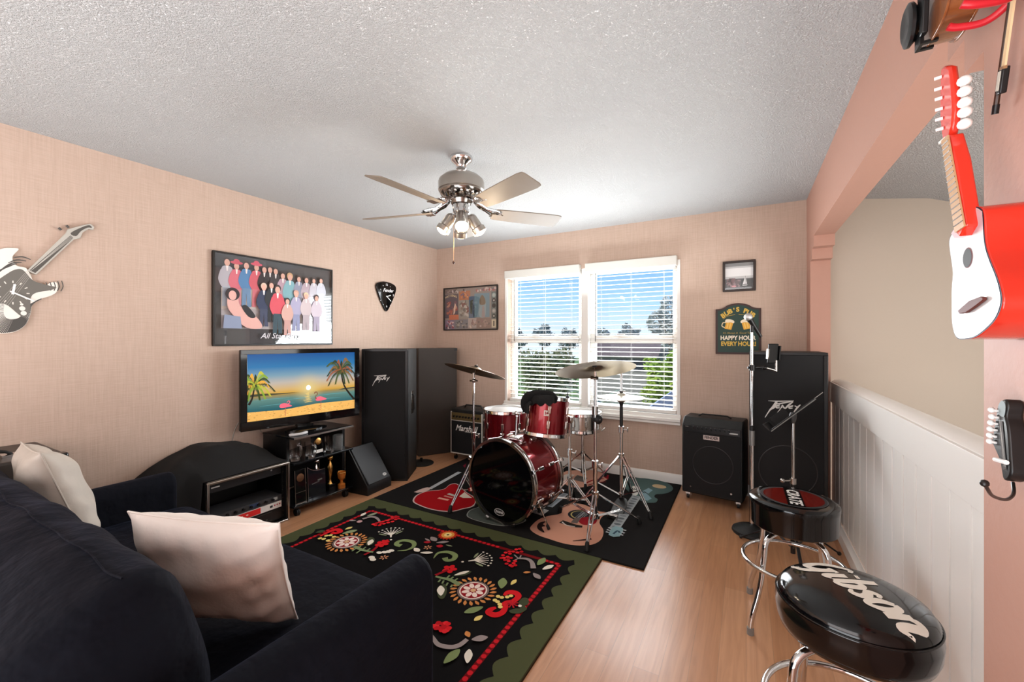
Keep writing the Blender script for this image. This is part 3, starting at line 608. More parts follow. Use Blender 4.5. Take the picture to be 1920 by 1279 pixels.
# television, turned slightly towards the couch
c_, s_ = cos(R(12.4)), sin(R(12.4))
TL, TRt = V((-3.242, 1.692, 0)), V((-3.043, 2.597, 0)); u = (TRt-TL).normalized(); n = V((u.y, -u.x, 0))
TVX = basis(TL, u, (0, 0, 1), n); w = .926; zb, zt = .640, 1.245
t = thing('television', 'flat television showing a tropical beach sunset with flamingos', 'television', (-3.15, 2.14, TOPZ))
b = MB(); b.X = TVX
b.box((0, zb, -.045), (w, zt, 0)); b.box((.2, zb+.08, -.075), (w-.2, zt-.12, -.0451)); b.build('cabinet', BLKG, t, bevel=.006)
FRB = mat('bezel_black', '09090b', .06); b = MB(); b.X = TVX
x0, x1, y0, y1 = .042, w-.042, zb+.068, zt-.034
b.box((0, zb, .0005), (w, y0, .010)).box((0, y1, .0005), (w, zt, .010)).box((0, y0, .0005), (x0, y1, .010)).box((x1, y0, .0005), (w, y1, .010)); b.build('bezel', FRB, t, bevel=.002)
def emi(c, k=1.0):
    return mat('screen_'+c, c, .3, spec=.3, emit=k*.75)
def screenmat():
    m = mat('screen_sky', '000000', .3, spec=.3); T = m.node_tree; b = T.nodes['Principled BSDF']
    tcn = T.nodes.new('ShaderNodeTexCoord'); sx = T.nodes.new('ShaderNodeSeparateXYZ'); T.links.new(tcn.outputs['Object'], sx.inputs[0])
    mr = T.nodes.new('ShaderNodeMapRange'); mr.inputs[1].default_value = y0-TOPZ; mr.inputs[2].default_value = y1-TOPZ; T.links.new(sx.outputs[2], mr.inputs[0])
    r = T.nodes.new('ShaderNodeValToRGB'); e = r.color_ramp.elements
    e[0].position = 0; e[0].color = lin('1d5a68'); e[1].position = 1; e[1].color = lin('0a5ba8')
    for p, c in ((.15, '2f6f78'), (.30, '6f9c92'), (.36, 'b59a5a'), (.385, 'f0b84a'), (.44, 'f3c77e'), (.55, 'd9cdc0'), (.66, '8fb4c8'), (.80, '2f86c2')): q = e.new(p); q.color = lin(c)
    T.links.new(mr.outputs[0], r.inputs[0]); vd = T.nodes.new('ShaderNodeVectorMath'); vd.operation = 'DISTANCE'; c = TVX @ V((x0+(x1-x0)*.525, y0+(y1-y0)*.43, 0)); vd.inputs[1].default_value = (c.x+3.15, c.y-2.14, c.z-TOPZ); T.links.new(tcn.outputs['Object'], vd.inputs[0])
    m2 = T.nodes.new('ShaderNodeMapRange'); m2.inputs[1].default_value = .02; m2.inputs[2].default_value = .16; m2.inputs[3].default_value = 1; m2.inputs[4].default_value = 0; T.links.new(vd.outputs['Value'], m2.inputs[0])
    pw = T.nodes.new('ShaderNodeMath'); pw.operation = 'POWER'; pw.inputs[1].default_value = 2; T.links.new(m2.outputs[0], pw.inputs[0])
    mx = T.nodes.new('ShaderNodeMix'); mx.data_type = 'RGBA'; mx.blend_type = 'MIX'; T.links.new(pw.outputs[0], mx.inputs[0]); T.links.new(r.outputs[0], mx.inputs[6]); mx.inputs[7].default_value = lin('ffe49a')
    T.links.new(mx.outputs[2], b.inputs['Emission Color']); b.inputs['Emission Strength'].default_value = .72; return m
A = Art(TVX @ M4.Translation((0, 0, .001)), .0004); sw, sh = x1-x0, y1-y0
A.poly([(x0, y0), (x1, y0), (x1, y1), (x0, y1)], screenmat()).top()
q = lambda a, c: (x0+a*sw, y0+c*sh)
A.poly([q(0, 0), q(1, 0), q(1, .15), q(.6, .16), q(.3, .12), q(0, .14)], emi('c79a52')).poly([q(0, .365), q(.2, .365), q(.45, .372), q(.3, .383), q(.12, .40), q(0, .40)], emi('3a3a2a')).poly([q(.82, .35), q(1, .36), q(1, .38), q(.88, .375)], emi('2c3632')).top()
for a, c, k in ((.05, .30, .3), (.3, .27, .35), (.55, .22, .3), (.62, .29, .3), (.1, .21, .3)): A.strk([q(a, c), q(a+k*.5, c+.006), q(a+k, c)], [.001, .004, .001], emi('4d8288'), 3)
for k in range(9): A.strk([q(.525-.035*(1-k/11)-.01*(k % 3), .20+.018*k), q(.525, .203+.018*k), q(.525+.04*(1-k/11)-.008*(k % 2), .20+.018*k)], [.001, .0035, .001], emi('d9b862'))
A.top(); A.poly(ellipse(*q(.525, .435), .018, .02), emi('fffbe6', 1.6)).top()
for k in range(120): A.poly(ellipse(*q(rn.random(), rn.uniform(.005, .13)), rn.uniform(.002, .010), .0018, 8), emi(rn.choice(['a87a3c', 'e0b878', '8f6a38'])))
A.top()
def palm(px, py, sc, cols, trunk):
    A.strk(trunk, [.012*sc, .013*sc, .018*sc], emi('1d1812'), 4).top()
    for k in range(17):
        a = R(-70+k*19.5); l = (.10+.045*((k*5) % 4)/3)*sc; mid = (px+cos(a)*l*.6, py+sin(a)*l*.6+.015*sc); end = (px+cos(a)*l, py+sin(a)*l*.9-.035*sc)
        sp_ = [(min(max(p[0], x0+.004), x1-.004), p[1]) for p in spline([(px, py), mid, end], 9, False)]; cc = cols[k % len(cols)]
        A.strk(sp_, .006*sc, emi(cc))
        for i in range(1, len(sp_)):
            p = sp_[i]; f = 1-i/len(sp_)*.6
            for sg in (-1, 1): A.strk([p, (min(max(p[0]+sg*.014*sc*f+.006*cos(a), x0+.002), x1-.002), p[1]-.036*sc*f)], [.007*sc, .001], emi(cc))
    A.top()
palm(*q(.85, .70), 1.0, ['22301c', '3a4520', '6a4a22', '1d2a20', '7a4426'], [q(.85, .70), q(.885, .42), q(.995, .16)])
palm(*q(.06, .55), .95, ['2a3a18', '6f8a2a', '9a9a30', '1f2c16', 'b98a2c'], [q(.06, .55), q(.04, .35), q(.012, .25)])
for fx, fy, k in ((.64, .22, 1), (.31, .17, -1)):
    px, py = q(fx, fy); A.poly(spline([(px-.04, py+.004), (px-.03, py+.022), (px, py+.026), (px+.034, py+.012), (px+.052, py-.002), (px+.01, py-.008), (px-.028, py-.008)], 4), emi('d4586a')).top()
    if k > 0: A.strk([(px-.034, py+.008), (px-.042, py+.03), (px-.026, py+.045), (px-.03, py+.064), (px-.044, py+.064), (px-.052, py+.052)], [.009, .007, .006, .007, .009, .003], emi('6a4030'), 4)
    else: A.strk([(px+.024, py+.014), (px+.036, py+.03), (px+.028, py+.042), (px+.014, py+.03)], [.008, .006, .007, .004], emi('d4586a'), 4)
    A.strk([(px+.004, py-.005), (px+.004, py-.075)], .003, emi('9a4a4a')); A.top()
A.build('screen', t)
b = MB(); b.X = TVX; b.cbox((.45, .630, -.02), (.10, .022, .03)); b.box((.40, .6165, -.05), (.52, .6285, .01)); b.build('stand_neck', BLKG, t)
bx = TVX @ V((.46, 0, -.02)); MB().lathe([(.001, TOPZ+.0005), (.15, TOPZ+.0005), (.15, TOPZ+.008), (.13, TOPZ+.014), (.05, TOPZ+.021), (.001, TOPZ+.021)], 36, M4.Translation((bx.x+.03, bx.y, 0)), sx=.72, sy=1.15).build('stand_base', BLKG, t)
t = thing('remote_control', 'silver remote lying on the black glass stand before the television', 'remote', (-2.955, 1.93, TOPZ))
MB().prism(ellipse(-2.965, 1.965, .028, .072, 24, R(-6)), TOPZ+.001, TOPZ+.020).build('body', mat('silver_plastic', 'c9c9c9', .25), t, bevel=.007, seg=3)
MB().prism(ellipse(-2.965, 1.965, .018, .04, 18, R(-6)), TOPZ+.0205, TOPZ+.0225).build('button_pad', BLK, t)
# contents of the stand: glasses, plaques, trophies
def mug(x, y, z, h, r, label, handle=True, tint=None):
    t = thing('beer_mug' if handle else 'drinking_glass', label, 'mug' if handle else 'glass', (x, y, z), group='glassware on the middle shelf')
    m = tint or GLASS
    MB().lathe([(.001, 0), (r*.92, 0), (r, .006), (r*1.02, h*.5), (r*1.05, h), (r*.98, h), (r*.93, h*.5), (r*.88, .02), (.001, .016)], 22, M4.Translation((x, y, z+.0012))).build('glass_body', m, t)
    if handle: MB().tube(spline([(x+r, y+.0, z+h*.85), (x+r*1.75, y, z+h*.8), (x+r*1.85, y, z+h*.4), (x+r, y, z+h*.15)], 5, False), .007, 8).build('handle', m, t)
mz = .405
mug(-2.985, 1.945, mz, .145, .042, 'large clear beer mug at the near end of the stand shelf')
mug(-2.945, 2.045, mz, .125, .036, 'smaller clear beer mug next to the gold seal plaque')
mug(-2.955, 2.225, mz, .13, .034, 'tall plain glass just right of the gold seal plaque', False)
mug(-2.955, 2.31, mz, .125, .036, 'frosted glass at the far end of the stand shelf', False, mat('frosted_glass', 'd5d8d8', .25, trans=.9))
t = thing('award_plaque', 'black plaque with round gold seal and small white label', 'plaque', (-2.97, 2.13, mz))
PX = basis((-2.965, 2.085, mz+.001), (.0, 1, 0), (-.12, 0, .99), (.99, 0, .12))
MB().box((0, 0, -.014), (.105, .15, 0), PX).build('board', BLKG, t, bevel=.002); MB().lathe([(.001, 0), (.026, 0), (.026, .003), (.018, .0045), (.001, .004)], 24, PX @ M4.Translation((.055, .105, .0005))).build('gold_seal', GOLD, t)
MB().box((.018, .016, .0005), (.088, .040, .004), PX).build('label_plate', flat('e6e4de'), t)
lz = .085
t = thing('seal_plaque', 'clear upright plaque with round bronze seal beside the rack case', 'plaque', (-2.95, 1.96, lz))
PX = basis((-2.935, 1.92, lz+.001), (0, 1, 0), (-.06, 0, .998), (.998, 0, .06)); MB().box((0, 0, -.012), (.09, .25, 0), PX).build('board', BLKG, t, bevel=.001)
MB().lathe([(.001, 0), (.03, 0), (.03, .003), (.02, .004), (.001, .0035)], 24, PX @ M4.Translation((.045, .19, .0005))).build('bronze_seal', mat('bronze', '9a7458', .35, 1), t)
b = MB(); b.X = PX
for a in ((0, 0, .0005, .004, .25), (.086, 0, .0005, .09, .25), (.004, .08, .0005, .086, .083), (.004, 0, .0005, .086, .004)): b.box((a[0], a[1], .0005), (a[3], a[4], .002))
b.build('edge_lines', NICKEL, t)
t = thing('curved_plaque', 'dark glass award with swooping top edge on the low shelf', 'plaque', (-2.95, 2.10, lz))
PX = basis((-2.95, 2.035, lz+.001), (0, 1, 0), (-.05, 0, .999), (.999, 0, .05)); top = bez((0, .245), (.05, .19), (.155, .20), 10)
MB().prism([(0, 0), (.155, 0)]+top[::-1], -.018, 0, PX).build('board', mat('smoked_glass', '15161a', .05), t); A = Art(PX @ M4.Translation((0, 0, .0006)))
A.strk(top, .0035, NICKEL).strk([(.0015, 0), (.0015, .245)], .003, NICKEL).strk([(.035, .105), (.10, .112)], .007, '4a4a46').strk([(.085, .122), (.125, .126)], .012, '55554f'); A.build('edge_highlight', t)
def trophy(x, y, h, m, label):
    t = thing('trophy', label, 'trophy', (x, y, lz)); T0 = M4.Translation((x, y, lz+.001))
    MB().cbox((x, y, lz+.026), (.06, .06, .05)).build('base', BLKG, t, bevel=.002)
    MB().lathe([(.001, .051), (.022, .051), (.012, .065), (.008, .10), (.016, .13), (.022, h-.10), (.010, h-.075), (.007, h-.055), (.001, h-.054)], 20, T0).build('column', m, t)
    MB().ball((x, y, lz+h-.03), .024, 16).build('ball', m, t)
trophy(-3.03, 2.16, .285, mat('silver_metal', 'e8e8e8', .12, 1), 'silver ball topped trophy behind the dark glass award')
trophy(-2.985, 2.255, .295, GOLD, 'gold ball topped trophy right of the dark glass award')
t = thing('amber_trophy', 'short amber and gold trophy cup at the far end of the low shelf', 'trophy', (-2.95, 2.30, lz)); T0 = M4.Translation((-2.945, 2.335, lz+.001))
MB().lathe([(.001, 0), (.03, 0), (.03, .03), (.014, .04), (.012, .06), (.03, .085), (.036, .13), (.033, .13), (.026, .09), (.001, .075)], 20, T0).build('cup', mat('amber_glass', 'b0672a', .15, .3), t)
MB().ring((-2.945, 2.335, lz+.131), .035, .003).build('rim', GOLD, t)
# cable behind the television
t = thing('cable', 'thin black and white cable looping up the wall by the stand', 'cable', (-3.32, 1.75, .6)); MB().tube(spline([(-3.335, 1.66, .44), (-3.325, 1.70, .66), (-3.33, 1.78, .72), (-3.325, 1.86, .66), (-3.30, 1.875, .60)], 6, False), .004, 6).build('wire', mat('cable_grey', '8a8378', .5), t)

# ---------------------------------------------------------------- rack case and its cover
t = thing('rack_case', 'open front equipment rack with silver edges and red panel', 'rack', (-3.1, 1.59, 0))
y0, y1, zt = 1.325, 1.862, .425; xf, xb = -2.912, -3.32
b = MB().box((xb, y0, .012), (xf-.02, y0+.012, zt-.012)).box((xb, y1-.012, .012), (xf-.02, y1, zt-.012)).box((xb, y0, 0), (xf-.02, y1, .012)).box((xb, y0, zt-.012), (xf-.02, y1, zt)).box((xb, y0+.012, .012), (xb+.01, y1-.012, zt-.012)); b.build('shell', TOLEX, t)
b = MB().box((xf-.02, y0, 0), (xf, y0+.013, zt)).box((xf-.02, y1-.013, 0), (xf, y1, zt)).box((xf-.02, y0+.013, 0), (xf, y1-.013, .016)).box((xf-.02, y0+.013, zt-.014), (xf, y1-.013, zt)); b.build('edge_trim', NICKEL, t, bevel=.003)
for yy in (y0+.014, y1-.034):
    b = MB().box((xf-.05, yy, .018), (xf-.047, yy+.02, zt-.016)); rl = b.build('rail', BLK, t)
    c = MB()
    for k in range(12): c.cyl((xf-.047, yy+.01, .04+k*.031), (xf-.0455, yy+.01, .04+k*.031), .0035, n=8)
    c.build('rail_screw', CHROME2, rl)
RX = basis((xf-.045, 0, 0), (0, 1, 0), (0, 0, 1), (1, 0, 0)); ya, yb = y0+.036, y1-.036
b = MB(); b.X = RX; b.box((ya, .02, -.2), (yb, .10, 0)); u1 = b.build('black_unit', BLK, t)
A = Art(RX @ M4.Translation((0, 0, .0006))); A.strk([(ya+.16, .03), (ya+.16, .09), (yb-.07, .09), (yb-.07, .03), (ya+.16, .03)], .002, '5a5a58')
for k in range(7): A.poly(ellipse(ya+.19+k*.028, .045, .006), '4a4a48')
A.strk([(ya+.22, .075), (ya+.28, .075)], .005, '77776f'); A.build('panel_print', u1)
b = MB(); b.X = RX; b.box((ya, .105, -.2), (yb, .150, 0)); u2 = b.build('red_unit', mat('panel_white', 'd8d4cf', .4), t)
A = Art(RX @ M4.Translation((0, 0, .0006))); A.poly([(ya+.005, .108), (yb-.15, .108), (yb-.15, .147), (ya+.005, .147)], 'd21a14').top()
for k in (.07, .12, .19, .225): A.poly(ellipse(ya+k, .128, .008, .005), 'f0c8c0')
for k in range(3): A.poly(ellipse(yb-.05+k*.018, .13, .006), 'b04a52')
A.poly([(yb-.085, .12), (yb-.065, .12), (yb-.065, .136), (yb-.085, .136)], '1c1c1c'); A.build('panel_print', u2)
b = MB(); b.X = RX; b.box((ya, .155, -.2), (yb, .195, 0)); u3 = b.build('grey_unit', mat('panel_grey', '3a3a3c', .4), t)
b = MB()
for k in range(8): p = RX @ V((ya+.05+k*.05, .175, 0)); b.cyl(p, p+V((.012, 0, 0)), .009, n=12)
b.build('knob', BLK, u3)
A = Art(RX @ M4.Translation((0, 0, .0006))); A.poly([(ya+.24, .162), (ya+.30, .162), (ya+.30, .19), (ya+.24, .19)], '2c3a58'); A.poly([(yb-.06, .166), (yb-.03, .166), (yb-.03, .186), (yb-.06, .186)], 'a8a8a4'); A.build('panel_print', u3)
b = MB(); b.X = RX; b.box((ya, .345, -.25), (yb, .405, -.008)); u4 = b.build('blank_panel', mat('panel_dark', '202022', .4), t)
A = Art(RX @ M4.Translation((0, 0, -.0074))); A.poly([(ya+.01, .372), (ya+.06, .372), (ya+.06, .38), (ya+.01, .38)], 'd9d9d6'); A.poly(ellipse(yb-.07, .385, .006), 'b9b9b6'); A.build('panel_print', u4)
# cover draped over gear on the rack
t = thing('dust_cover', 'black cloth cover draped over gear on top of the rack', 'cover', (-3.1, 1.5, .43))
rows = []; ny = 26; nx = 14
prof_y = [(1.02, .0), (1.05, .30), (1.10, .44), (1.18, .50), (1.30, .555), (1.42, .60), (1.52, .595), (1.62, .575), (1.72, .56), (1.80, .52), (1.86, .44), (1.868, .428)]
def hy(y):
    for a, b_ in zip(prof_y, prof_y[1:]):
        if a[0] <= y <= b_[0]: f = (y-a[0])/(b_[0]-a[0]); return a[1]+(b_[1]-a[1])*f
    return .43
for i in range(ny+1):
    y = 1.02+(1.868-1.02)*i/ny; r = []
    for j in range(nx+1):
        f = j/nx; x = -3.335+f*(.395 if y > 1.31 else .40)
        front = .432 if y > 1.312 else .02
        edge = max(0, (f-.45)/.55)
        z = hy(y)*(1-edge**(1.3 if y > 1.31 else 4))+front*edge**(1.3 if y > 1.31 else 4)
        z += .008*sin(y*31+x*17)*cos(x*23)*(1-edge); z = max(z, .431 if y > 1.312 else .004)
        r.append((x, y, z))
    rows.append(r)
MB().grid(rows).build('cloth', mat('black_cloth', '0a0a0b', .85, sheen=.15), t, smooth=80)

# ---------------------------------------------------------------- loudspeakers on the left
def script_logo(A, x, y, s, c):      # angular script lettering on the cabinet
    k = s/340; q = lambda *pp: [(x+(a-480)*k, y+(330-b_)*k) for a, b_ in pp]
    for pts, w in (([(165, 200), (350, 200), (530, 185), (715, 163)], [8, 26, 26, 14]), ([(705, 172), (520, 228), (345, 272)], [14, 34, 26]), ([(352, 205), (318, 280), (275, 365), (205, 435), (95, 640)], [44, 62, 70, 34, 16]),
                   ([(425, 285), (345, 325), (352, 368), (415, 362)], [22, 34, 36, 22]), ([(365, 328), (418, 322)], [20, 18]), ([(478, 282), (430, 390), (365, 495)], [24, 20, 16]), ([(440, 375), (478, 340)], [12, 12]), ([(482, 298), (505, 350), (545, 372)], [22, 36, 36]), ([(538, 372), (600, 290), (698, 188)], [30, 46, 26]),
                   ([(705, 285), (630, 320), (625, 358), (690, 352)], [22, 36, 36, 22]), ([(640, 326), (695, 316)], [18, 16]), ([(735, 285), (765, 305), (800, 312)], [20, 26, 24]), ([(855, 252), (790, 330), (720, 445)], [22, 38, 24])):
        A.strk(q(*pts), [v*k for v in w], c, 4)
def pa(rootname, label, A0, u, w, dep, h, logo=True, logo_s=.075, lx=.42, lz_=.78, handle=True, zlogo=None):
    u = V(u).normalized(); n = V((u.y, -u.x, 0)); X = basis(A0, u, (0, 0, 1), n)
    t = thing(rootname, label, 'speaker', (A0[0]+u.x*w/2-n.x*dep/2, A0[1]+u.y*w/2-n.y*dep/2, 0))
    b = MB(); b.X = X; b.box((0, 0, -dep), (w, h, -.02)); b.build('cabinet', mat('speaker_carpet', '1b1a19', .6, bump=(500, .3, .001)), t, bevel=.006)
    b = MB(); b.X = X; b.box((0, 0, -.0199), (w, .022, 0)).box((0, h-.02, -.0199), (w, h, 0)).box((0, .022, -.0199), (.022, h-.02, 0)).box((w-.022, .022, -.0199), (w, h-.02, 0)); b.build('rim', BLK, t, bevel=.002)
    b = MB(); b.X = X; b.box((.022, .022, -.0199), (w-.022, h-.02, -.006)); g = b.build('grille', GRILLE, t)
    if logo:
        A = Art(X @ M4.Translation((0, 0, -.0054))); script_logo(A, w*lx, h*lz_, logo_s, 'd8d8d4'); A.build('logo', g)
    return t, X
t, X = pa('loudspeaker', 'tall black loudspeaker with script logo right of the television', (-3.129, 2.703, 0), (.872, .49, 0), .427, .37, 1.232, logo_s=.072, lx=.42, lz_=.775)
b = MB(); b.X = X; b.box((.4275, .60, -.23), (.430, .82, -.15)); hd = b.build('side_handle', CHROME2, t, bevel=.001)
MB().tube([X @ V((.434, .63, -.19)), X @ V((.445, .65, -.19)), X @ V((.445, .77, -.19)), X @ V((.434, .79, -.19))], .009, 8).build('grip', RUBBER, hd)
# second cabinet standing in the corner, plain side to the room
u = V((.262, .403, 0)).normalized(); n = V((u.y, -u.x, 0)); X = basis((-3.229, 3.556, 0), u, (0, 0, 1), n)
t = thing('corner_speaker', 'plain dark speaker cabinet in the room corner behind the tall loudspeaker', 'speaker', (-3.1, 3.75, 0))
b = MB(); b.X = X; b.box((.02, .0, -.11), (.478, 1.222, 0)); b.build('cabinet', mat('speaker_vinyl', '3a332e', .45), t, bevel=.006)
b = MB(); b.X = X
for z in (.02, 1.19): MB().box((.445, z, .0005), (.482, z+.03, .004), X).build('corner_protector', BLK, t)
t = thing('round_stand_base', 'flat round black stand base on the floor by the corner speaker', 'stand', (-2.86, 3.42, 0))
p0 = V([(-3.019,3.398)][0]+(0,)); MB().lathe([(.001, .0), (.13, .0), (.13, .008), (.12, .014), (.03, .02), (.001, .02)], 32, M4.Translation(p0)).build('base_plate', RUBBER, t)
MB().cyl(p0+V((-.0, 0, .0201)), p0+V((0, 0, .06)), .014).build('socket', BLK, t)
# floor monitor wedge
t = thing('monitor_wedge', 'small wedge floor monitor tilted in front of the tall loudspeaker', 'speaker', (-2.95, 2.62, 0))
X = basis((-2.778, 2.462, 0), (-.072, .997, 0), (0, 0, 1), (.997, .072, 0)); wd = .29
pr = [(0, 0), (0, .075), (-.225, .375), (-.255, .365), (-.265, .0)]
MB().prism([(p[0], p[1]) for p in pr], 0, wd, basis((-2.778, 2.462, 0), (.997, .072, 0), (0, 0, 1), (-.072, .997, 0))).build('cabinet', mat('wedge_vinyl', '0f0f10', .4), t, bevel=.004)
gv = V((-.225*.997, -.225*.072, .30)).normalized(); gu = V((-.072, .997, 0)); gn = gu.cross(gv)
GX = basis(V((-2.778, 2.462, .075))+gu*.0, gu, gv, gn)
MB().box((.015, .012, .0005), (wd-.015, .37, .010), GX).build('grille', mat('grille_charcoal', '26272a', .55, bump=(600, .4, .001)), t, bevel=.003)
A = Art(GX @ M4.Translation((0, 0, .0105))); A.poly(ellipse(wd*.78, .05, .022, .014), 'c8c8c6').top(); A.strk([(wd*.78-.012, .045), (wd*.78-.004, .056), (wd*.78+.002, .046)], .003, '1c1c1c').strk([(wd*.78+.002, .046), (wd*.78+.010, .057)], .003, '1c1c1c'); A.build('badge', t)
# small guitar amplifier
t = thing('guitar_amplifier', 'small black guitar amplifier with white piping behind the left cymbal stand', 'amplifier', (-2.63, 3.8, 0))
x0, x1, yf, yk, zb, zt = -2.855, -2.42, 3.68, 3.95, .065, .56
MB().box((x0, yf+.012, zb), (x1, yk, zt)).build('cabinet', TOLEX, t, bevel=.012)
b = MB().box((x0+.02, yf, zb+.02), (x1-.02, yf+.0115, zt-.13)); g = b.build('grille', GRILLE, t)
b = MB().box((x0+.012, yf-.003, zb+.008), (x1-.012, yf+.011, zb+.019)).box((x0+.012, yf-.003, zb+.02), (x0+.019, yf+.011, zt-.03)).box((x1-.019, yf-.003, zb+.02), (x1-.012, yf+.011, zt-.03)).box((x0+.02, yf-.003, zt-.128), (x1-.02, yf+.011, zt-.122)); b.build('piping', flat('cfcac0'), t)
X = basis((x0, yf, 0), (1, 0, 0), (0, 0, 1), (0, -1, 0))
MB().box((x0+.02, yf-.001, zt-.12), (x1-.02, yf+.0115, zt-.04)).build('control_panel', mat('panel_gold', '7d6a45', .4, .6), t)
c = MB()
for k in range(9): c.cyl((x0+.06+k*.04, yf-.001, zt-.08), (x0+.06+k*.04, yf-.016, zt-.08), .011, n=12)
c.build('knob', BLK, t)
A = Art(X @ M4.Translation((0, 0, .0006))); A.text('Marshall', .088, .215, .355, 'e4e2dc', shear=.35, bold=.0014, sx=.95); A.strk([(.20, .322), (.40, .322)], .004, 'e4e2dc'); A.build('logo', g)
for x in (x0+.05, x1-.05):
    for y in (yf+.04, yk-.04):
        c = MB().box((x-.012, y-.012, .04), (x+.012, y+.012, zb-.001)).build('caster', CHROME2, t); MB().cyl((x-.009, y, .0325 if x > -2.6 else .023), (x+.009, y, .0325 if x > -2.6 else .023), .023).build('wheel', RUBBER, c)
MB().tube([(x0+.1, yf+.14, zt+.001), (x0+.12, yf+.14, zt+.03), (x1-.12, yf+.14, zt+.03), (x1-.1, yf+.14, zt+.001)], .012, 8, flat=.6).build('handle', RUBBER, t)
# amplifier behind the couch by the left wall
t = thing('combo_amplifier', 'dark combo amplifier with chrome strap handle behind the couch arm', 'amplifier', (-3.1, .45, 0))
x0, x1, y0, y1, zt = -3.335, -2.85, .02, .703, .775
MB().box((x0, y0, .03), (x1-.02, y1, zt)).build('cabinet', mat('amp_brown_black', '2a221d', .4, bump=(400, .3, .001)), t, bevel=.012)
g = MB().box((x1-.0199, y0+.02, .06), (x1-.008, y1-.045, zt-.16)).build('grille', GRILLE, t)
MB().box((x1-.0199, y0+.02, zt-.155), (x1-.006, y1-.045, zt-.15)).build('trim_strip', CHROME2, t)
X = basis((x1, 0, 0), (0, 1, 0), (0, 0, 1), (1, 0, 0)); A = Art(X @ M4.Translation((0, 0, -.0074))); A.text('JBT', .05, y0+.43, .56, 'c9a890', shear=.3, bold=.001); A.build('logo', g)
MB().box((x1-.0199, y1-.04, .03), (x1-.004, y1, zt-.04)).build('corner_bar', mat('corner_dark', '1a2024', .25), t, bevel=.004)
for y in (y0, y1-.05):
    MB().box((x1-.055, y-.003, zt-.035), (x1+.001, y+.053, zt+.004)).build('corner_protector', mat('corner_black', '111214', .2), t, bevel=.008)
b = MB().tube(spline([(x1-.16, .20, zt+.002), (x1-.16, .24, zt+.03), (x1-.16, .38, zt+.045), (x1-.16, .52, zt+.03), (x1-.16, .56, zt+.002)], 5, False), .014, 8, flat=.5); h = b.build('strap_handle', RUBBER, t)
MB().box((x1-.19, .17, zt+.0005), (x1-.13, .24, zt+.012)).box((x1-.19, .52, zt+.0005), (x1-.13, .59, zt+.012)).build('handle_bracket', CHROME, h)
for y in (y0+.06, y1-.06):
    for x in (x0+.05, x1-.07): MB().cyl((x, y, 0), (x, y, .0295), .02).build('foot', RUBBER, t)

# ---------------------------------------------------------------- rugs
def rugmat(name, c):
    return mat(name, c, .95, spec=.1, bump=(900, .5, .002))
def rug_c(c): return mat('yarn_'+c, c, .95, spec=.1)
# black guitar rug under the drums
t = thing('guitar_rug', 'black rug patterned with guitars lying under the drum kit', 'rug', (-1.6, 3.22, 0))
MB().box((-2.69, 2.448, .0005), (-.514, 4.03, .009)).build('pile', rugmat('rug_black', '1c1b1b'), t, bevel=.003)
b = MB().box((-2.694, 2.446, .0005), (-2.6905, 4.034, .0085)).box((-.5135, 2.446, .0005), (-.510, 4.034, .0085)).box((-2.6905, 2.444, .0005), (-.5135, 2.4475, .0085)).box((-2.6905, 4.0305, .0005), (-.5135, 4.034, .0085)); b.build('binding', rug_c('141312'), t)
A = Art(M4.Translation((0, 0, .0093)), .0003); A.mat = lambda c: rug_c(c) if isinstance(c, str) else c
# red electric guitar
rd = [(-2.351,2.545),(-2.415,2.639),(-2.426,2.73),(-2.395,2.805),(-2.338,2.851),(-2.314,2.909),(-2.335,2.988),(-2.335,3.036),(-2.293,3.059),(-2.215,3.01),(-2.094,2.93),(-1.966,2.865),(-1.891,2.779),(-1.873,2.692),(-1.911,2.624),(-1.929,2.58),(-1.963,2.538),(-2.036,2.508),(-2.137,2.497),(-2.24,2.509)]
A.poly(spline(rd, 4), 'c9b3ae').top(); cx = sum(p[0] for p in rd)/len(rd); cy = sum(p[1] for p in rd)/len(rd)
A.poly([(cx+(p[0]-cx)*.955, cy+(p[1]-cy)*.955) for p in spline(rd, 4)], '9a1017').top()
A.poly([(-2.092,2.821),(-2.11,2.921),(-1.979,2.845),(-2.044,2.808)], 'd8d0c0').strk([(-2.222,2.708),(-2.12,2.713)], .028, 'd9a08c').strk([(-2.209,2.769),(-2.121,2.765)], .02, 'c98a80').strk([(-2.211,2.823),(-2.112,2.81)], .03, 'b9b4ac').top()
A.strk([(-2.424,2.832),(-2.471,3.34)], [.04, .045], 'a9aeb0').poly([(-2.49,2.708),(-2.486,2.798),(-2.467,2.853),(-2.429,2.859),(-2.407,2.812),(-2.414,2.751),(-2.457,2.712)], 'c9b0a8').top()
# grey teal body half under the bass drum
gt = [(-1.818,2.543),(-1.85,2.624),(-1.836,2.689),(-1.802,2.744),(-1.662,2.787),(-1.411,2.709),(-1.403,2.613),(-1.469,2.537),(-1.56,2.505),(-1.671,2.502),(-1.761,2.512)]
A.poly(spline(gt, 4), '8f948e').top(); cx = sum(p[0] for p in gt)/len(gt); cy = sum(p[1] for p in gt)/len(gt); A.poly([(cx+(p[0]-cx)*.96, cy+(p[1]-cy)*.95) for p in spline(gt, 4)], '4a524e').top()
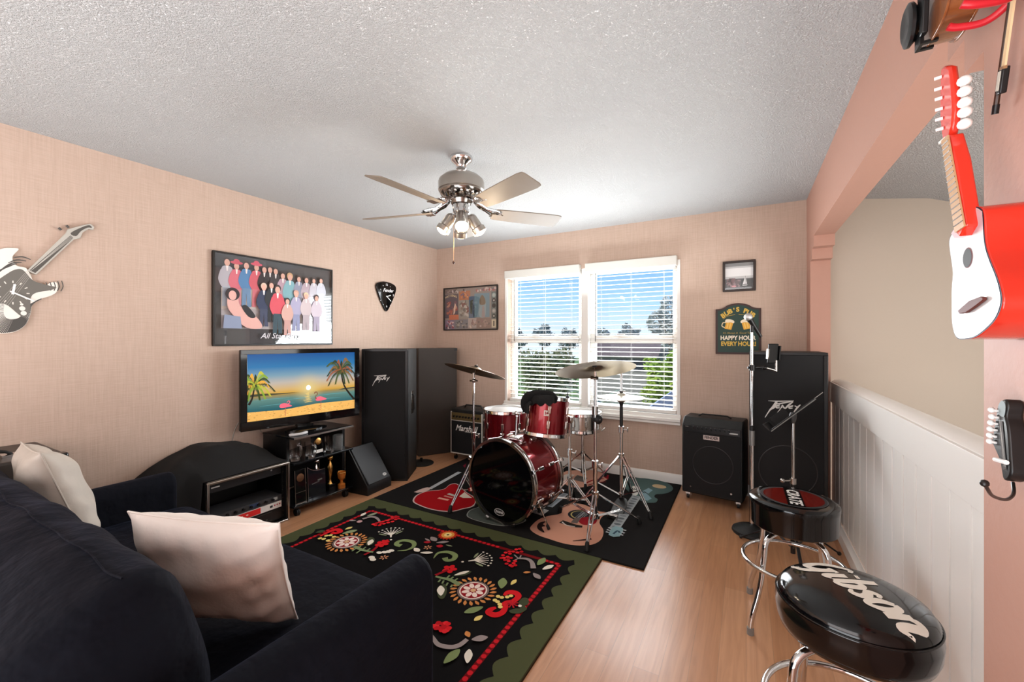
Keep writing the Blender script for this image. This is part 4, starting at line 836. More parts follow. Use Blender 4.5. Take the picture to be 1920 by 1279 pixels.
# natural acoustic guitar
ac = [(-1.303,2.574),(-1.32,2.659),(-1.315,2.752),(-1.276,2.837),(-1.225,2.898),(-1.23,2.973),(-1.254,3.052),(-1.233,3.112),(-1.17,3.159),(-1.107,3.158),(-1.033,3.118),(-0.974,3.094),(-0.936,3.104),(-0.914,3.084),(-0.929,3),(-0.918,2.915),(-0.896,2.869),(-0.86,2.814),(-0.837,2.738),(-0.83,2.658),(-0.848,2.591),(-0.886,2.546),(-0.945,2.513),(-1.026,2.498),(-1.128,2.507),(-1.221,2.522)]
A.poly(spline(ac, 4), 'c9937c').top()
A.poly(ellipse(*[(-1.068,2.964)][0], .105, .10), '26262a').poly(ellipse(*[(-1.068,2.964)][0], .085, .08), 'b7a86a').top().poly(ellipse(*[(-1.065,2.966)][0], .078, .073), '2a2c30').top()
for k in range(6): A.strk([(-1.08,2.884),(-1.067,3.019)] if k == 0 else [(p[0]+.012*k-.03, p[1]-.006*k+.02) for p in [(-1.08,2.884),(-1.067,3.019)]], .003, '9fa3a6')
A.poly(spline([(-1.064,2.873),(-1.056,2.919),(-1.014,2.963),(-0.969,2.988),(-0.945,2.95),(-0.937,2.875),(-0.968,2.828),(-1.02,2.819)], 4), '8f1a22').top()
A.poly([(-1.097,2.875),(-1.086,2.912),(-1.053,2.889),(-1.049,2.812),(-1.095,2.805)], '6b5f5a').strk([(-1.162,2.788),(-1.109,2.778),(-1.057,2.769),(-0.999,2.782)], [.05, .05, .05, .03], '2a2522', 3).strk([(-1.152,2.784),(-1.106,2.751),(-1.044,2.757)], .01, 'cfc3ba', 3).top()
A.poly(spline([(-1.279,2.634),(-1.288,2.697),(-1.255,2.735),(-1.257,2.685),(-1.227,2.664),(-1.243,2.636),(-1.193,2.573),(-1.245,2.589)], 3), '2c1d1a').strk([(-0.983,2.555),(-0.924,2.605),(-0.886,2.642)], [.006, .02, .016], '3a2420', 3)
A.strk([(-1.371,2.816),(-1.352,2.927)], [.10, .07], 'a9a6a2').strk([(-1.348,2.987),(-1.341,3.312)], [.065, .06], '8c9298').strk([(-1.349,2.999),(-1.34,3.298)], .03, '6f757a')
# blond guitar at the back
bl = [(-1.568,3.737),(-1.557,3.873),(-1.486,3.952),(-1.398,4.02),(-1.289,4.024),(-1.196,3.965),(-1.137,3.874),(-1.146,3.769),(-1.201,3.626),(-1.25,3.537),(-1.311,3.488),(-1.384,3.492),(-1.457,3.546),(-1.533,3.601)]
A.poly(spline(bl, 4), 'c99a86').top(); A.strk([(-1.273,3.633),(-1.242,3.748),(-1.168,3.84)], .02, '8f2026', 3).strk([(-1.238,3.589),(-1.193,3.694),(-1.125,3.764)], .016, '7a1c22', 3).poly([(-1.425,3.818),(-1.304,3.781),(-1.3,3.65),(-1.411,3.67)], '6f6a64').poly([(-1.223,3.986),(-1.151,3.954),(-1.125,3.831),(-1.182,3.884)], '8f1a28').poly([(-1.544,3.68),(-1.517,3.802),(-1.443,3.808),(-1.446,3.65),(-1.484,3.612)], 'cfc8c0').top()
for k in range(4): A.strk([(-1.405,3.794),(-1.317,3.756)] if k == 0 else [(p[0]-.03*k, p[1]-.012*k) for p in [(-1.405,3.794),(-1.317,3.756)]], .006, '3a3634')
# teal guitar at the right
te = [(-1.004,3.865),(-0.979,3.963),(-0.892,4.013),(-0.771,4.046),(-0.663,4.024),(-0.594,3.967),(-0.559,3.88),(-0.568,3.789),(-0.611,3.708),(-0.664,3.665),(-0.664,3.597),(-0.633,3.562),(-0.632,3.487),(-0.667,3.454),(-0.724,3.447),(-0.776,3.494),(-0.837,3.567),(-0.93,3.687)]
A.poly(spline(te, 4), '4f6664').top(); A.poly(ellipse(*[(-0.675,3.876)][0], .06, .05), 'c8b08c').poly([(-0.794,3.633),(-0.75,3.788),(-0.707,3.753),(-0.727,3.629),(-0.677,3.55),(-0.698,3.487),(-0.733,3.493)], '7f9ba4').poly([(-0.885,3.773),(-0.821,3.778),(-0.798,3.589),(-0.812,3.5),(-0.856,3.612)], 'cfcfc8').top()
for k in range(5): A.strk([(p[0]+.03*k, p[1]-.01*k) for p in [(-0.888,3.725),(-0.844,3.676)]], .010, '2e3034')
A.strk([(-0.797,3.549),(-0.795,2.86)], [.075, .07], '9aa0a2').top()
for k in range(13):
    p = lerp([(-0.797,3.549)][0], [(-0.795,2.86)][0], (k+.5)/13); A.poly(ellipse(p[0], p[1], .024, .017), '5d6468' if k % 2 else '787e82')
A.poly([(-0.809,2.78),(-0.816,2.857),(-0.799,2.904),(-0.745,2.897),(-0.731,2.841),(-0.732,2.763),(-0.767,2.735),(-0.803,2.748)], '84a3aa').strk([(-0.779,2.779),(-0.767,2.839),(-0.746,2.815)], .014, '3a5260', 3).top()
for a, c in (((1146,996), (1141,993)), ((1143,1000), (1138,997)), ((1141,1003), (1136,1001)), ((1168,997), (1174,999)), ((1166,1001), (1172,1003)), ((1162,1005), (1168,1007))):
    pass
pegs = [(-0.809,2.843),(-0.835,2.856),(-0.811,2.814),(-0.835,2.819),(-0.809,2.78),(-0.832,2.785),(-0.742,2.871),(-0.716,2.868),(-0.74,2.836),(-0.716,2.824),(-0.742,2.8),(-0.717,2.788)]
for k in range(0, 12, 2): A.strk([pegs[k], pegs[k+1]], [.010, .016], 'b8bcbc')
A.poly([(-2.555,3.51),(-2.569,3.586),(-2.495,3.463)], '7a1a2c')
A.build('guitar_pattern', t)

# flowered rug in front of the couch
t = thing('flower_rug', 'black flowered rug with scalloped green border in front of the couch', 'rug', (-1.72, 1.6, 0))
rx0, rx1, ry0, ry1 = -2.694, -.757, .55, 2.441
MB().box((rx0, ry0, .0005), (rx1, ry1, .011)).build('pile', rugmat('rug_green', '4d5236'), t, bevel=.003)
b = MB().box((rx1+.0005, ry0, .0005), (rx1+.004, ry1, .0105)); b.build('binding', rug_c('3a3020'), t)
A = Art(M4.Translation((0, 0, .0113)), .0003); A.mat = lambda c: rug_c(c) if isinstance(c, str) else c
def scallop(x0, x1, y0, y1, nx, ny, d):
    o = []
    def run(p, q, n):
        L = hypot(q[0]-p[0], q[1]-p[1]); ux, uy = (q[0]-p[0])/L, (q[1]-p[1])/L; nx_, ny_ = -uy, ux
        for i in range(n):
            for j in range(8): f = (i+j/8)/n; h = -d*(1-abs(sin(pi*(j/8))))*1.0; o.append((p[0]+ux*L*f-nx_*(-h), p[1]+uy*L*f-ny_*(-h)))
    run((x0, y0), (x1, y0), nx); run((x1, y0), (x1, y1), ny); run((x1, y1), (x0, y1), nx); run((x0, y1), (x0, y0), ny); return o
A.poly(scallop(rx0+.135, rx1-.135, ry0+.135, ry1-.135, 14, 14, .035), '121112').top()
bx0, bx1, by0, by1 = rx0+.19, rx1-.19, ry0+.19, ry1-.19
for p, q, n in (((bx0, by0), (bx1, by0), 46), ((bx1, by0), (bx1, by1), 46), ((bx1, by1), (bx0, by1), 46), ((bx0, by1), (bx0, by0), 46)):
    A.strk([p, q], .026, '6f1014')
    for i in range(n): A.top(.02); c = lerp(p, q, (i+.5)/n); A.poly(ellipse(c[0], c[1], .012, n=10), 'c8202a')
A.top()
def leaf(p, q, w, c):
    w *= .68; dx, dy = q[0]-p[0], q[1]-p[1]; l = hypot(dx, dy) or 1; nx_, ny_ = -dy/l*w, dx/l*w
    A.poly(spline([p, (p[0]+dx*.3+nx_*.8, p[1]+dy*.3+ny_*.8), (p[0]+dx*.65+nx_, p[1]+dy*.65+ny_), q, (p[0]+dx*.65-nx_, p[1]+dy*.65-ny_), (p[0]+dx*.3-nx_*.8, p[1]+dy*.3-ny_*.8)], 4), c)
RED, GRN, DGR, CRM, GRY, ORG, YEL = 'd01f26', '7f9060', '434a34', 'e9e2d4', '9a8e8c', 'd08a4e', 'e6cf7c'
def rosette(c, s=1, ph=0):
    for k in range(22):
        a = ph+k*2*pi/22; p = (c[0]+.142*s*cos(a), c[1]+.142*s*sin(a)); q = (c[0]+.20*s*cos(a+.12), c[1]+.20*s*sin(a+.12)); leaf(p, q, .020*s, ORG)
    A.poly(ellipse(*c, .135*s), '7d6a66').top().poly(ellipse(*c, .118*s), 'ecdcd0').top().poly(ellipse(*c, .106*s), '8f1a24').top()
    for k in range(8): a = ph+k*pi/4; A.poly(ellipse(c[0]+.064*s*cos(a), c[1]+.064*s*sin(a), .034*s, .021*s, 14, a), 'f0dcd2')
    A.top().poly(ellipse(*c, .024*s, n=14), 'd9b088').top()
def scrollred(pts, w): A.strk(pts, [k*.72 for k in w], RED, 5).top()
C1 = [(-1.242,1.796)][0]
rosette(C1, .62)
scrollred([(-1.079,1.836),(-1.073,1.87),(-1.04,1.884),(-1.011,1.865),(-1.016,1.818),(-1.044,1.792),(-1.052,1.755)], [.02, .045, .05, .045, .04, .03, .02])
scrollred([(-1.064,1.734),(-1.078,1.712),(-1.077,1.686),(-1.04,1.685),(-1.019,1.719),(-1.029,1.767),(-1.051,1.793)], [.02, .04, .045, .05, .045, .035, .02])
for p in [(-1.101,1.814),(-1.08,1.816),(-1.058,1.833),(-1.046,1.85),(-1.099,1.78),(-1.081,1.776),(-1.061,1.764),(-1.048,1.748)]: A.poly(ellipse(p[0], p[1], .012, n=10), YEL)
f0 = [(-1.01,1.797)][0]
for k in range(8): a = k*pi/4; A.strk([f0, (f0[0]+.032*cos(a), f0[1]+.032*sin(a))], [.005, .009], 'b8202a')
A.poly(spline([(-0.986,1.82),(-0.986,1.864),(-0.96,1.873),(-0.939,1.837),(-0.947,1.814),(-0.927,1.797),(-0.942,1.754),(-0.975,1.735),(-0.996,1.745),(-0.979,1.773),(-0.958,1.789)], 4), DGR).top(); A.poly(ellipse(*[(-0.968,1.802)][0], .009), CRM)
leaf([(-1.121,1.88)][0], [(-1.16,1.968)][0], .035, GRN); leaf([(-1.093,1.933)][0], [(-1.092,1.99)][0], .018, YEL)
leaf([(-1.121,1.707)][0], [(-1.177,1.626)][0], .03, GRN); leaf([(-1.089,1.653)][0], [(-1.103,1.603)][0], .02, YEL)
A.strk([(-1.331,1.799),(-1.4,1.811),(-1.456,1.802),(-1.494,1.798)], [.03, .024, .018, .014], '7d8f66', 3)
for a, c in zip([(-1.43,1.817),(-1.406,1.819),(-1.379,1.817),(-1.43,1.788),(-1.398,1.784),(-1.366,1.78),(-1.451,1.787)], [(-1.433,1.844),(-1.406,1.842),(-1.376,1.841),(-1.419,1.761),(-1.389,1.756),(-1.359,1.757),(-1.446,1.762)]): A.strk([a, c], .010, '7d8f66')
A.strk([(-1.503,1.805),(-1.487,1.85),(-1.474,1.882)], .018, '8f1620', 3)
def clover(c, s=1):
    s *= .72
    for k in range(5): a = k*2*pi/5+.4; A.poly(ellipse(c[0]+.033*s*cos(a), c[1]+.033*s*sin(a), .028*s, .022*s, 12, a), RED)
    A.top()
clover([(-1.473,1.895)][0]); leaf([(-1.412,1.85)][0], [(-1.349,1.934)][0], .032, DGR); A.top(); leaf([(-1.41,1.857)][0], [(-1.362,1.932)][0], .018, CRM)
A.poly(spline([(-1.417,1.719),(-1.403,1.764),(-1.356,1.722),(-1.331,1.665),(-1.36,1.658)], 4), DGR).top(); leaf([(-1.357,1.675)][0], [(-1.414,1.742)][0], .028, CRM)
# green curls
A.strk([(-1.627,1.939),(-1.642,2.001),(-1.598,2.04),(-1.538,2.031),(-1.517,1.987),(-1.543,1.959),(-1.573,1.977)], [.005, .02, .03, .034, .03, .028, .036], GRN, 5); A.strk([(-1.879,1.897),(-1.836,1.935),(-1.831,1.991),(-1.875,2.029),(-1.938,2.018),(-1.959,1.982),(-1.94,1.953),(-1.906,1.957)], [.005, .015, .025, .032, .03, .03, .032, .036], GRN, 5)
A.top()
# white sprigs
def sprig(p, d, s=1, pale=True):
    s *= .68
    a0 = atan2(d[1], d[0])
    for k in range(7):
        a = a0+(k-3)*.28; e = (p[0]+.13*s*cos(a), p[1]+.13*s*sin(a)); A.strk([p, e], [.014*s, .006*s], CRM); A.poly(ellipse(p[0]+.155*s*cos(a), p[1]+.155*s*sin(a), .010*s, n=8), CRM)
    A.strk([p, (p[0]-.05*s*cos(a0), p[1]-.05*s*sin(a0))], [.022*s, .012*s], CRM).poly(ellipse(p[0]-.1*s*cos(a0), p[1]-.1*s*sin(a0), .012*s, n=8), CRM)
    if pale:
        for sg in (-1, 1): a = a0+sg*1.5; leaf((p[0]+.04*s*cos(a), p[1]+.04*s*sin(a)), (p[0]+.13*s*cos(a0+sg*1.1), p[1]+.13*s*sin(a0+sg*1.1)), .016*s, '8f9878')
    A.top()
sp1 = [(-2.068,2.029),(-2.125,2.085)]; sprig(sp1[0], (sp1[1][0]-sp1[0][0], sp1[1][1]-sp1[0][1])); sp1 = [(-1.403,2.038),(-1.354,2.085)]; sprig(sp1[0], (sp1[1][0]-sp1[0][0], sp1[1][1]-sp1[0][1]))
# sun flower
c = [(-1.736,2.216)][0]
for k in range(18): a = k*2*pi/18; leaf((c[0]+.02*cos(a), c[1]+.02*sin(a)), (c[0]+.068*cos(a), c[1]+.068*sin(a)), .014, 'b8301c')
A.top().poly(ellipse(*c, .044), 'e09a48').top().poly(ellipse(*c, .026), 'f0d890').top().poly(ellipse(*c, .009), '2a1a14').top()
for a, b_, w, cc in (((797,1015), (806,1020), .012, GRY), ((808,1012), (818,1020), .028, GRY), ((794,1022), (808,1022), .018, 'a8202c'), ((818,1023), (842,1021), .02, GRY), ((818,1029), (831,1030), .022, 'a8202c'), ((836,1027), (848,1030), .010, '8f9878')): pass
lv = [(-1.835,2.101),(-1.784,2.089),(-1.815,2.137),(-1.748,2.109),(-1.81,2.058),(-1.768,2.081),(-1.734,2.093),(-1.671,2.144),(-1.708,2.061),(-1.665,2.077),(-1.663,2.101),(-1.615,2.105)]
for k, (w_, cc) in enumerate(((.012, GRY), (.03, GRY), (.02, 'b0202c'), (.02, GRY), (.026, 'b0202c'), (.010, '8f9878'))): leaf(lv[2*k], lv[2*k+1], w_, cc)
def star(c, s=1):
    s *= .7
    for k in range(6): a = k*pi/3; leaf((c[0]+.008*s*cos(a), c[1]+.008*s*sin(a)), (c[0]+.04*s*cos(a), c[1]+.04*s*sin(a)), .009*s, 'd99a72')
for p in [(-1.741,2.019),(-1.89,1.798)]: star(p)
leaf([(-1.81,1.973)][0], [(-1.753,1.953)][0], .026, CRM); leaf([(-1.738,1.947)][0], [(-1.67,1.985)][0], .020, CRM)
for p in [(-1.957,1.824),(-1.934,1.844),(-1.918,1.86),(-1.911,1.879)]: A.poly(ellipse(p[0], p[1], .02, .014, 10), CRM)
for p in [(-1.954,1.762),(-1.93,1.749)]: A.poly(ellipse(p[0], p[1], .022, .016, 10), CRM)
# berry sprays in the corners
def berries(pts, r):
    r *= .6
    for p in pts: A.top(.03); A.poly(ellipse(p[0], p[1], r, n=10), rn.choice((RED, 'b81a22', 'da2a30')))
    A.top()
A.strk([(-1.183,2.182),(-1.136,2.202),(-1.095,2.184),(-1.057,2.129)], [.014, .022, .026, .032], GRY, 5).strk([(-1.183,2.182),(-1.225,2.207)], .008, GRY).strk([(-1.183,2.182),(-1.196,2.141)], .008, GRY).strk([(-1.177,2.185),(-1.186,2.222)], .008, GRY)
berries([(-1.274,2.137),(-1.281,2.168),(-1.283,2.203),(-1.247,2.166),(-1.254,2.205),(-1.224,2.165),(-1.243,2.128),(-1.218,2.128),(-1.215,2.097),(-1.187,2.093),(-1.182,2.122),(-1.185,2.147),(-1.249,2.236),(-1.245,2.268),(-1.23,2.284),(-1.204,2.262),(-1.22,2.238),(-1.174,2.088),(-1.232,2.141),(-1.261,2.145),(-1.163,2.107),(-1.269,2.225)], .020)
for a, b_ in ((0, 0),): pass
lv = [(-1.05,2.17),(-1.047,2.265),(-1.007,2.144),(-0.97,2.216),(-1.053,2.088),(-1.087,2.062),(-1.036,2.086),(-0.978,2.054)]
for k, (w_, cc) in enumerate(((.030, GRN), (.024, CRM), (.014, ORG), (.024, GRY))): leaf(lv[2*k], lv[2*k+1], w_, cc)
A.strk([(-2.287,2.136),(-2.354,2.168),(-2.406,2.16),(-2.428,2.106)], [.014, .022, .026, .02], GRY, 5)
berries([(-2.294,2.083),(-2.287,2.106),(-2.28,2.13),(-2.267,2.147),(-2.26,2.171),(-2.253,2.195),(-2.252,2.225),(-2.252,2.257),(-2.231,2.258),(-2.212,2.217),(-2.207,2.181),(-2.221,2.153),(-2.234,2.126),(-2.242,2.093),(-2.268,2.079),(-2.251,2.117),(-2.25,2.176),(-2.243,2.211),(-2.235,2.235)], .022)
lv = [(-2.478,2.13),(-2.496,2.195),(-2.437,2.153),(-2.419,2.238),(-2.447,2.065),(-2.494,2.039)]
for k, (w_, cc) in enumerate(((.022, CRM), (.022, '97a186'), (.014, GRY))): leaf(lv[2*k], lv[2*k+1], w_, cc)
A.poly(ellipse(*[(-2.413,2.065)][0], .02, n=12), 'c9a0a0')
A.strk([(-1.249,1.441),(-1.194,1.419),(-1.147,1.398),(-1.092,1.412),(-1.066,1.441),(-1.058,1.484)], [.012, .016, .022, .024, .024, .02], GRY, 4)
berries([(-1.231,1.49),(-1.208,1.48),(-1.213,1.509),(-1.187,1.499),(-1.191,1.521),(-1.19,1.474),(-1.174,1.475),(-1.234,1.505),(-1.17,1.485),(-1.17,1.501),(-1.22,1.473),(-1.242,1.476),(-1.245,1.458),(-1.195,1.494),(-1.204,1.521)], .022)
lv = [(-1.04,1.491),(-0.986,1.539),(-1.057,1.499),(-1.091,1.522),(-1.061,1.327),(-1.051,1.421),(-0.979,1.374),(-1.016,1.441)]
for k, (w_, cc) in enumerate(((.026, GRY), (.018, ORG), (.030, GRN), (.024, CRM))): leaf(lv[2*k], lv[2*k+1], w_, cc)
# second rosette, mostly behind the couch
C2 = [(-2.241,1.816)][0]; rosette(C2, .64, .1)
A.strk([(-2.149,1.797),(-2.066,1.792),(-1.989,1.806)], [.026, .02, .014], '7d8f66', 3)
for a, c in zip([(-2.11,1.797),(-2.071,1.796),(-2.038,1.8),(-2.121,1.79),(-2.077,1.785)], [(-2.117,1.823),(-2.08,1.829),(-2.041,1.828),(-2.113,1.751),(-2.069,1.746)]): A.strk([a, c], .010, '7d8f66')
A.strk([(-2.012,1.757),(-2.008,1.824),(-2.026,1.874)], .018, '8f1620', 3); clover([(-2.023,1.907)][0]); clover([(-2.026,1.937)][0], .7)
A.poly(spline([(-2.112,1.857),(-2.16,1.926),(-2.119,1.933),(-2.07,1.88),(-2.078,1.845)], 4), DGR).top(); leaf([(-2.081,1.851)][0], [(-2.12,1.916)][0], .026, CRM)
scrollred([(-2.454,1.778),(-2.458,1.853),(-2.441,1.898),(-2.395,1.888),(-2.401,1.859),(-2.432,1.85)], [.02, .04, .05, .05, .04, .04]); leaf([(-2.357,1.875)][0], [(-2.313,1.961)][0], .03, '8f9c74'); leaf([(-2.393,1.925)][0], [(-2.381,1.978)][0], .02, YEL); leaf([(-2.526,1.797)][0], [(-2.497,1.849)][0], .03, DGR)
for p in [(-2.424,1.803),(-2.406,1.822),(-2.368,1.818),(-2.429,1.759),(-2.401,1.766),(-2.358,1.766)]: A.poly(ellipse(p[0], p[1], .014, n=10), YEL)
# the half under and behind the couch repeats the corner sprays
for (mx_, my_) in ((-2.25, .95), (-1.25, .95)):
    rosette((mx_, my_), .7)
A.build('flower_pattern', t)

# ---------------------------------------------------------------- drum kit
WINE = mat('wine_red_lacquer', '7d0c18', .24, .65, coat=.5); HEADB = mat('black_drum_head', '050506', .06, spec=.3); HEADW = mat('white_drum_head', 'dedcd8', .45)
BRASS = mat('cymbal_bronze', '9c8d78', .36, 1); BRASSD = mat('cymbal_bronze_dark', '8d7c62', .3, 1)
def drum(t, X, r, dep, shell, nl, hoop=.012, heads=(HEADW, HEADW), lugw=.012, hoopm=CHROME, hoopr=.008):
    MB().lathe([(r, .012), (r, dep-.012)], 56, X).build('shell', shell, t)
    for z, hm, nm in ((dep, heads[0], 'batter_head'), (0, heads[1], 'front_head')):
        sg = 1 if z else -1
        MB().lathe([(.001, z-sg*.0145), (r+.004, z-sg*.014), (r+.004, z-sg*.004), (r-.004, z), (.001, z)][::sg], 56, X).build(nm, hm, t)
        z0, z1 = (z-.016, z+.014) if z else (-.014, .016)
        MB().lathe([(r+.0045, z0), (r+hoopr, z0), (r+hoopr+.003, z0+.004), (r+hoopr, z1-.004), (r+hoopr+.004, z1), (r+.0045, z1), (r+.0045, z0)], 56, X).build('hoop', hoopm, t)
    for k in range(nl):
        a = (k+.5)*2*pi/nl; b = MB()
        L0 = X @ M4.Rotation(a, 4, 'Z')
        for z in (.30*dep, .70*dep) if dep > .2 else (.5*dep,):
            b.box((r+.0005, -lugw, z-.03), (r+.016, lugw, z+.03), L0)
        b.build('lug', CHROME2, t, bevel=.004)
        b = MB(); p = L0 @ V((r+.012, 0, .012)); q = L0 @ V((r+.012, 0, dep-.012)); b.cyl(p, q, .003, n=6); b.build('tension_rod', CHROME, t)
# bass drum
ax = V((.131, .991, 0)).normalized(); C0 = V((-1.5257, 2.544, .3135))
BX = basis(C0, (-ax.y, ax.x, 0), (0, 0, 1), (ax.x, ax.y, 0)); BX = basis(C0, (ax.y, -ax.x, 0), (0, 0, -1), (ax.x, ax.y, 0))
t = thing('bass_drum', 'wine red bass drum with black front head facing the couch', 'drum', (C0.x, C0.y, 0))
r, dep = .278, .37
MB().lathe([(r, .03), (r, dep-.03)], 72, BX).build('shell', WINE, t)
MB().lathe([(.001, .004), (r+.002, .004), (r+.002, .02)], 72, BX).build('front_head', HEADB, t)
MB().lathe([(r+.002, dep-.02), (r+.002, dep-.004), (.001, dep-.004)], 72, BX).build('batter_head', HEADW, t)
for z in (-.008, dep-.034):
    MB().lathe([(r+.004, z), (r+.022, z), (r+.025, z+.006), (r+.022, z+.012), (r+.022, z+.03), (r+.025, z+.036), (r+.022, z+.042), (r+.004, z+.042), (r+.004, z)], 72, BX).build('hoop', CHROME2, t)
for k in range(8):
    a = (k+.5)*pi/4; L0 = BX @ M4.Rotation(a, 4, 'Z')
    for z in (.115, dep-.115):
        b = MB().box((r+.0005, -.012, z-.034), (r+.020, .012, z+.034), L0); b.build('lug', CHROME, t, bevel=.005)
    for z0, z1 in ((-.012, .10), (dep-.10, dep+.012)):
        b = MB().cyl(L0 @ V((r+.030, 0, z0)), L0 @ V((r+.018, 0, z1)), .0035, n=8); ze = z0 if z0 < 0 else z1
        b.box((r+.02, -.012, ze-.004 if z0 < 0 else ze-.010), (r+.040, .012, ze+.010 if z0 < 0 else ze+.004), L0); b.build('claw_hook', CHROME, t)
FX2 = basis(C0, (ax.y, -ax.x, 0), (0, 0, 1), (-ax.x, -ax.y, 0))
A = Art(FX2 @ M4.Translation((0, 0, -.0035))); A.poly(ellipse(-.012, -.225, .046, .025), 'c9c9c9').top().poly(ellipse(-.012, -.225, .042, .021), '101010').top(); A.text('EVANS', .022, -.012, -.225, 'dcdcdc', bold=.0008); A.build('head_logo', t)
for sgn in (-1, 1):       # spurs
    p = BX @ V((sgn*.262, .12, .09)); d = V((sgn*.07, .03, 0)); q = V((p.x+d.x, p.y+d.y, .017))
    b = MB().cyl(p, q, .0055, n=8); sp_ = b.build('spur', CHROME, t); MB().lathe([(.001, 0), (.011, .002), (.011, .03), (.006, .036), (.001, .036)], 12, axis_m((q.x, q.y, .0125), V((p-q)))).build('rubber_foot', RUBBER, sp_)
    MB().cbox((0, 0, 0), (.04, .05, .05), M4.Translation(p)).build('spur_bracket', CHROME2, t, bevel=.006)
p = BX @ V((.04, -r, .13))
MB().cbox((p.x, p.y, p.z+.012), (.09, .06, .022)).build('tom_mount_plate', CHROME, t, bevel=.005)
b = MB().cyl((p.x, p.y, p.z+.02), (p.x+.005, p.y+.01, p.z+.17), .0085).ball((p.x+.005, p.y+.01, p.z+.19), .019, 12).cyl((p.x-.03, p.y+.01, p.z+.19), (p.x+.04, p.y+.01, p.z+.19), .008, n=8); b.build('tom_mount_post', CHROME, t)
b = MB().cyl(p+V((-.10, -.02, -.01)), p+V((-.10, -.02, .03)), .007, n=8).cbox((p.x-.10, p.y-.02, p.z+.03), (.03, .012, .012)); b.build('wing_screw', CHROME, t)
# tripod stand hardware
def tripod(name, label, cat, x, y, legs, spread, coll, top, r=.0125, topo=None, reach=None, group=None):
    t = thing(name, label, cat, (x, y, .01), group=group); z0 = .012
    topo = topo or (x, y, top); px, py, pz = topo
    MB().cyl((x, y, .085), (x, y, coll+.22), r*1.05).build('lower_tube', CHROME, t)
    MB().cyl((x, y, coll+.20), (px, py, pz), r*.72).build('upper_tube', CHROME, t)
    c = MB().cyl((x, y, coll+.185), (x, y, coll+.235), r*1.6).cyl((x+.012, y, coll+.21), (x+.045, y, coll+.21), .005, n=8); c.cbox((x+.05, y, coll+.21), (.008, .014, .034)); c.build('wing_nut', CHROME, t, bevel=.002)
    MB().cyl((x, y, coll-.02), (x, y, coll+.02), r*1.7).build('leg_collar', CHROME2, t); MB().cyl((x, y, .08), (x, y, .11), r*1.6).build('brace_collar', CHROME2, t)
    for k, a in enumerate(legs):
        a = R(a); s_ = spread[k] if isinstance(spread, (list, tuple)) else spread; d = V((cos(a), sin(a), 0)); w = V((-sin(a), cos(a), 0))*.011
        q = V((x, y, z0+.035))+d*s_; p = V((x, y, coll))+d*.02; m = p+(q-p)*.62
        b = MB()
        for sg in (-1, 1): b.tube([p+w*sg, m+w*sg, q+w*sg*.4], .0058, 8)
        for f in (.3, .62): b.cyl(p+(q-p)*f-w, p+(q-p)*f+w, .005, n=6)
        lg = b.build('leg', CHROME, t)
        b = MB()
        for sg in (-1, 1): b.tube([V((x, y, .095))+d*.016+w*sg*.7, m+w*sg*.7], .0045, 6)
        b.build('brace', CHROME, lg)
        f = V((x, y, z0))+d*(s_+.012); MB().lathe([(.001, 0), (.015, .0), (.017, .01), (.013, .045), (.009, .055), (.001, .055)], 12, axis_m(f, V((0, 0, .045))-d*.012)).build('rubber_foot', RUBBER, lg)
    return t
def cymbal(name, label, c, r, nrm, m, bell=.22, group=None):
    t = thing(name, label, 'cymbal', c, group=group); X = axis_m(c, nrm)
    pr = [(.005, .036), (r*bell*.45, .035), (r*bell*.8, .028), (r*bell, .018), (r*.5, .012), (r*.8, .004), (r, -.004), (r, -.0055), (r*.8, .0025), (r*.5, .0105), (r*bell, .0165), (r*bell*.8, .0265), (r*bell*.45, .0335), (.005, .0345)]
    b = MB().lathe(pr+[pr[0]], 64, X); b.build('plate', m, t)
    for z in (.037, .020): MB().lathe([(.004, z), (.016, z), (.016, z+.010), (.004, z+.010)], 14, X).build('felt', RUBBER, t)
    return t
def tip(t, p, d, l=.045):
    b = MB().cyl(p, V(p)+V(d).normalized()*l, .003, n=8); b.cyl(V(p)+V(d).normalized()*l*.55, V(p)+V(d).normalized()*l*.8, .009, n=8); b.build('tilter_rod', CHROME2, t)
# left cymbal
n1 = V((.25*.8717-.20*.49, .25*.49+.20*.8717, 1)); c1 = (-1.933, 2.822, 1.063)
t = tripod('cymbal_stand', 'chrome tripod cymbal stand left of the bass drum', 'stand', -1.943, 2.815, (-92, 28, 148), .29, .33, 1.05, group='chrome drum hardware')
MB().ball((-1.941, 2.817, .985), .018, 12).cyl((-1.97, 2.80, .985), (-1.915, 2.835, .985), .007, n=8).build('tilter_joint', CHROME2, t); tip(t, (-1.939, 2.818, 1.03), n1, .09)
cymbal('ride_cymbal', 'dark bronze cymbal tilted above the small guitar amplifier', c1, .254, n1, BRASSD)
# crash cymbal
n2 = V((-.30*.49-.06*.8717, .30*.8717-.06*.49, 1)); c2 = (-.917, 2.81, 1.112)
t = tripod('cymbal_stand', 'tall chrome tripod cymbal stand on the acoustic guitar pattern', 'stand', -.916, 2.81, (-80.5, 40.6, 160), .325, .245, 1.10, r=.0145, group='chrome drum hardware')
MB().cyl((-.916, 2.81, .80), (-.916, 2.81, .86), .021).build('height_clamp', CHROME2, t); tip(t, (-.916, 2.81, 1.09), n2, .085)
MB().ball((-.905, 2.83, .765), .036, 14).build('memory_knob', RUBBER, t); MB().cyl((-.916, 2.81, .765), (-.88, 2.815, .765), .011, n=8).build('knob_arm', CHROME2, t)
MB().cyl((-.895, 2.80, 1.055), (-.945, 2.815, 1.055), .012, n=8).build('tilter_joint', CHROME2, t)
cymbal('crash_cymbal', 'large tan bronze crash cymbal in front of the window mullion', c2, .278, n2, BRASS)
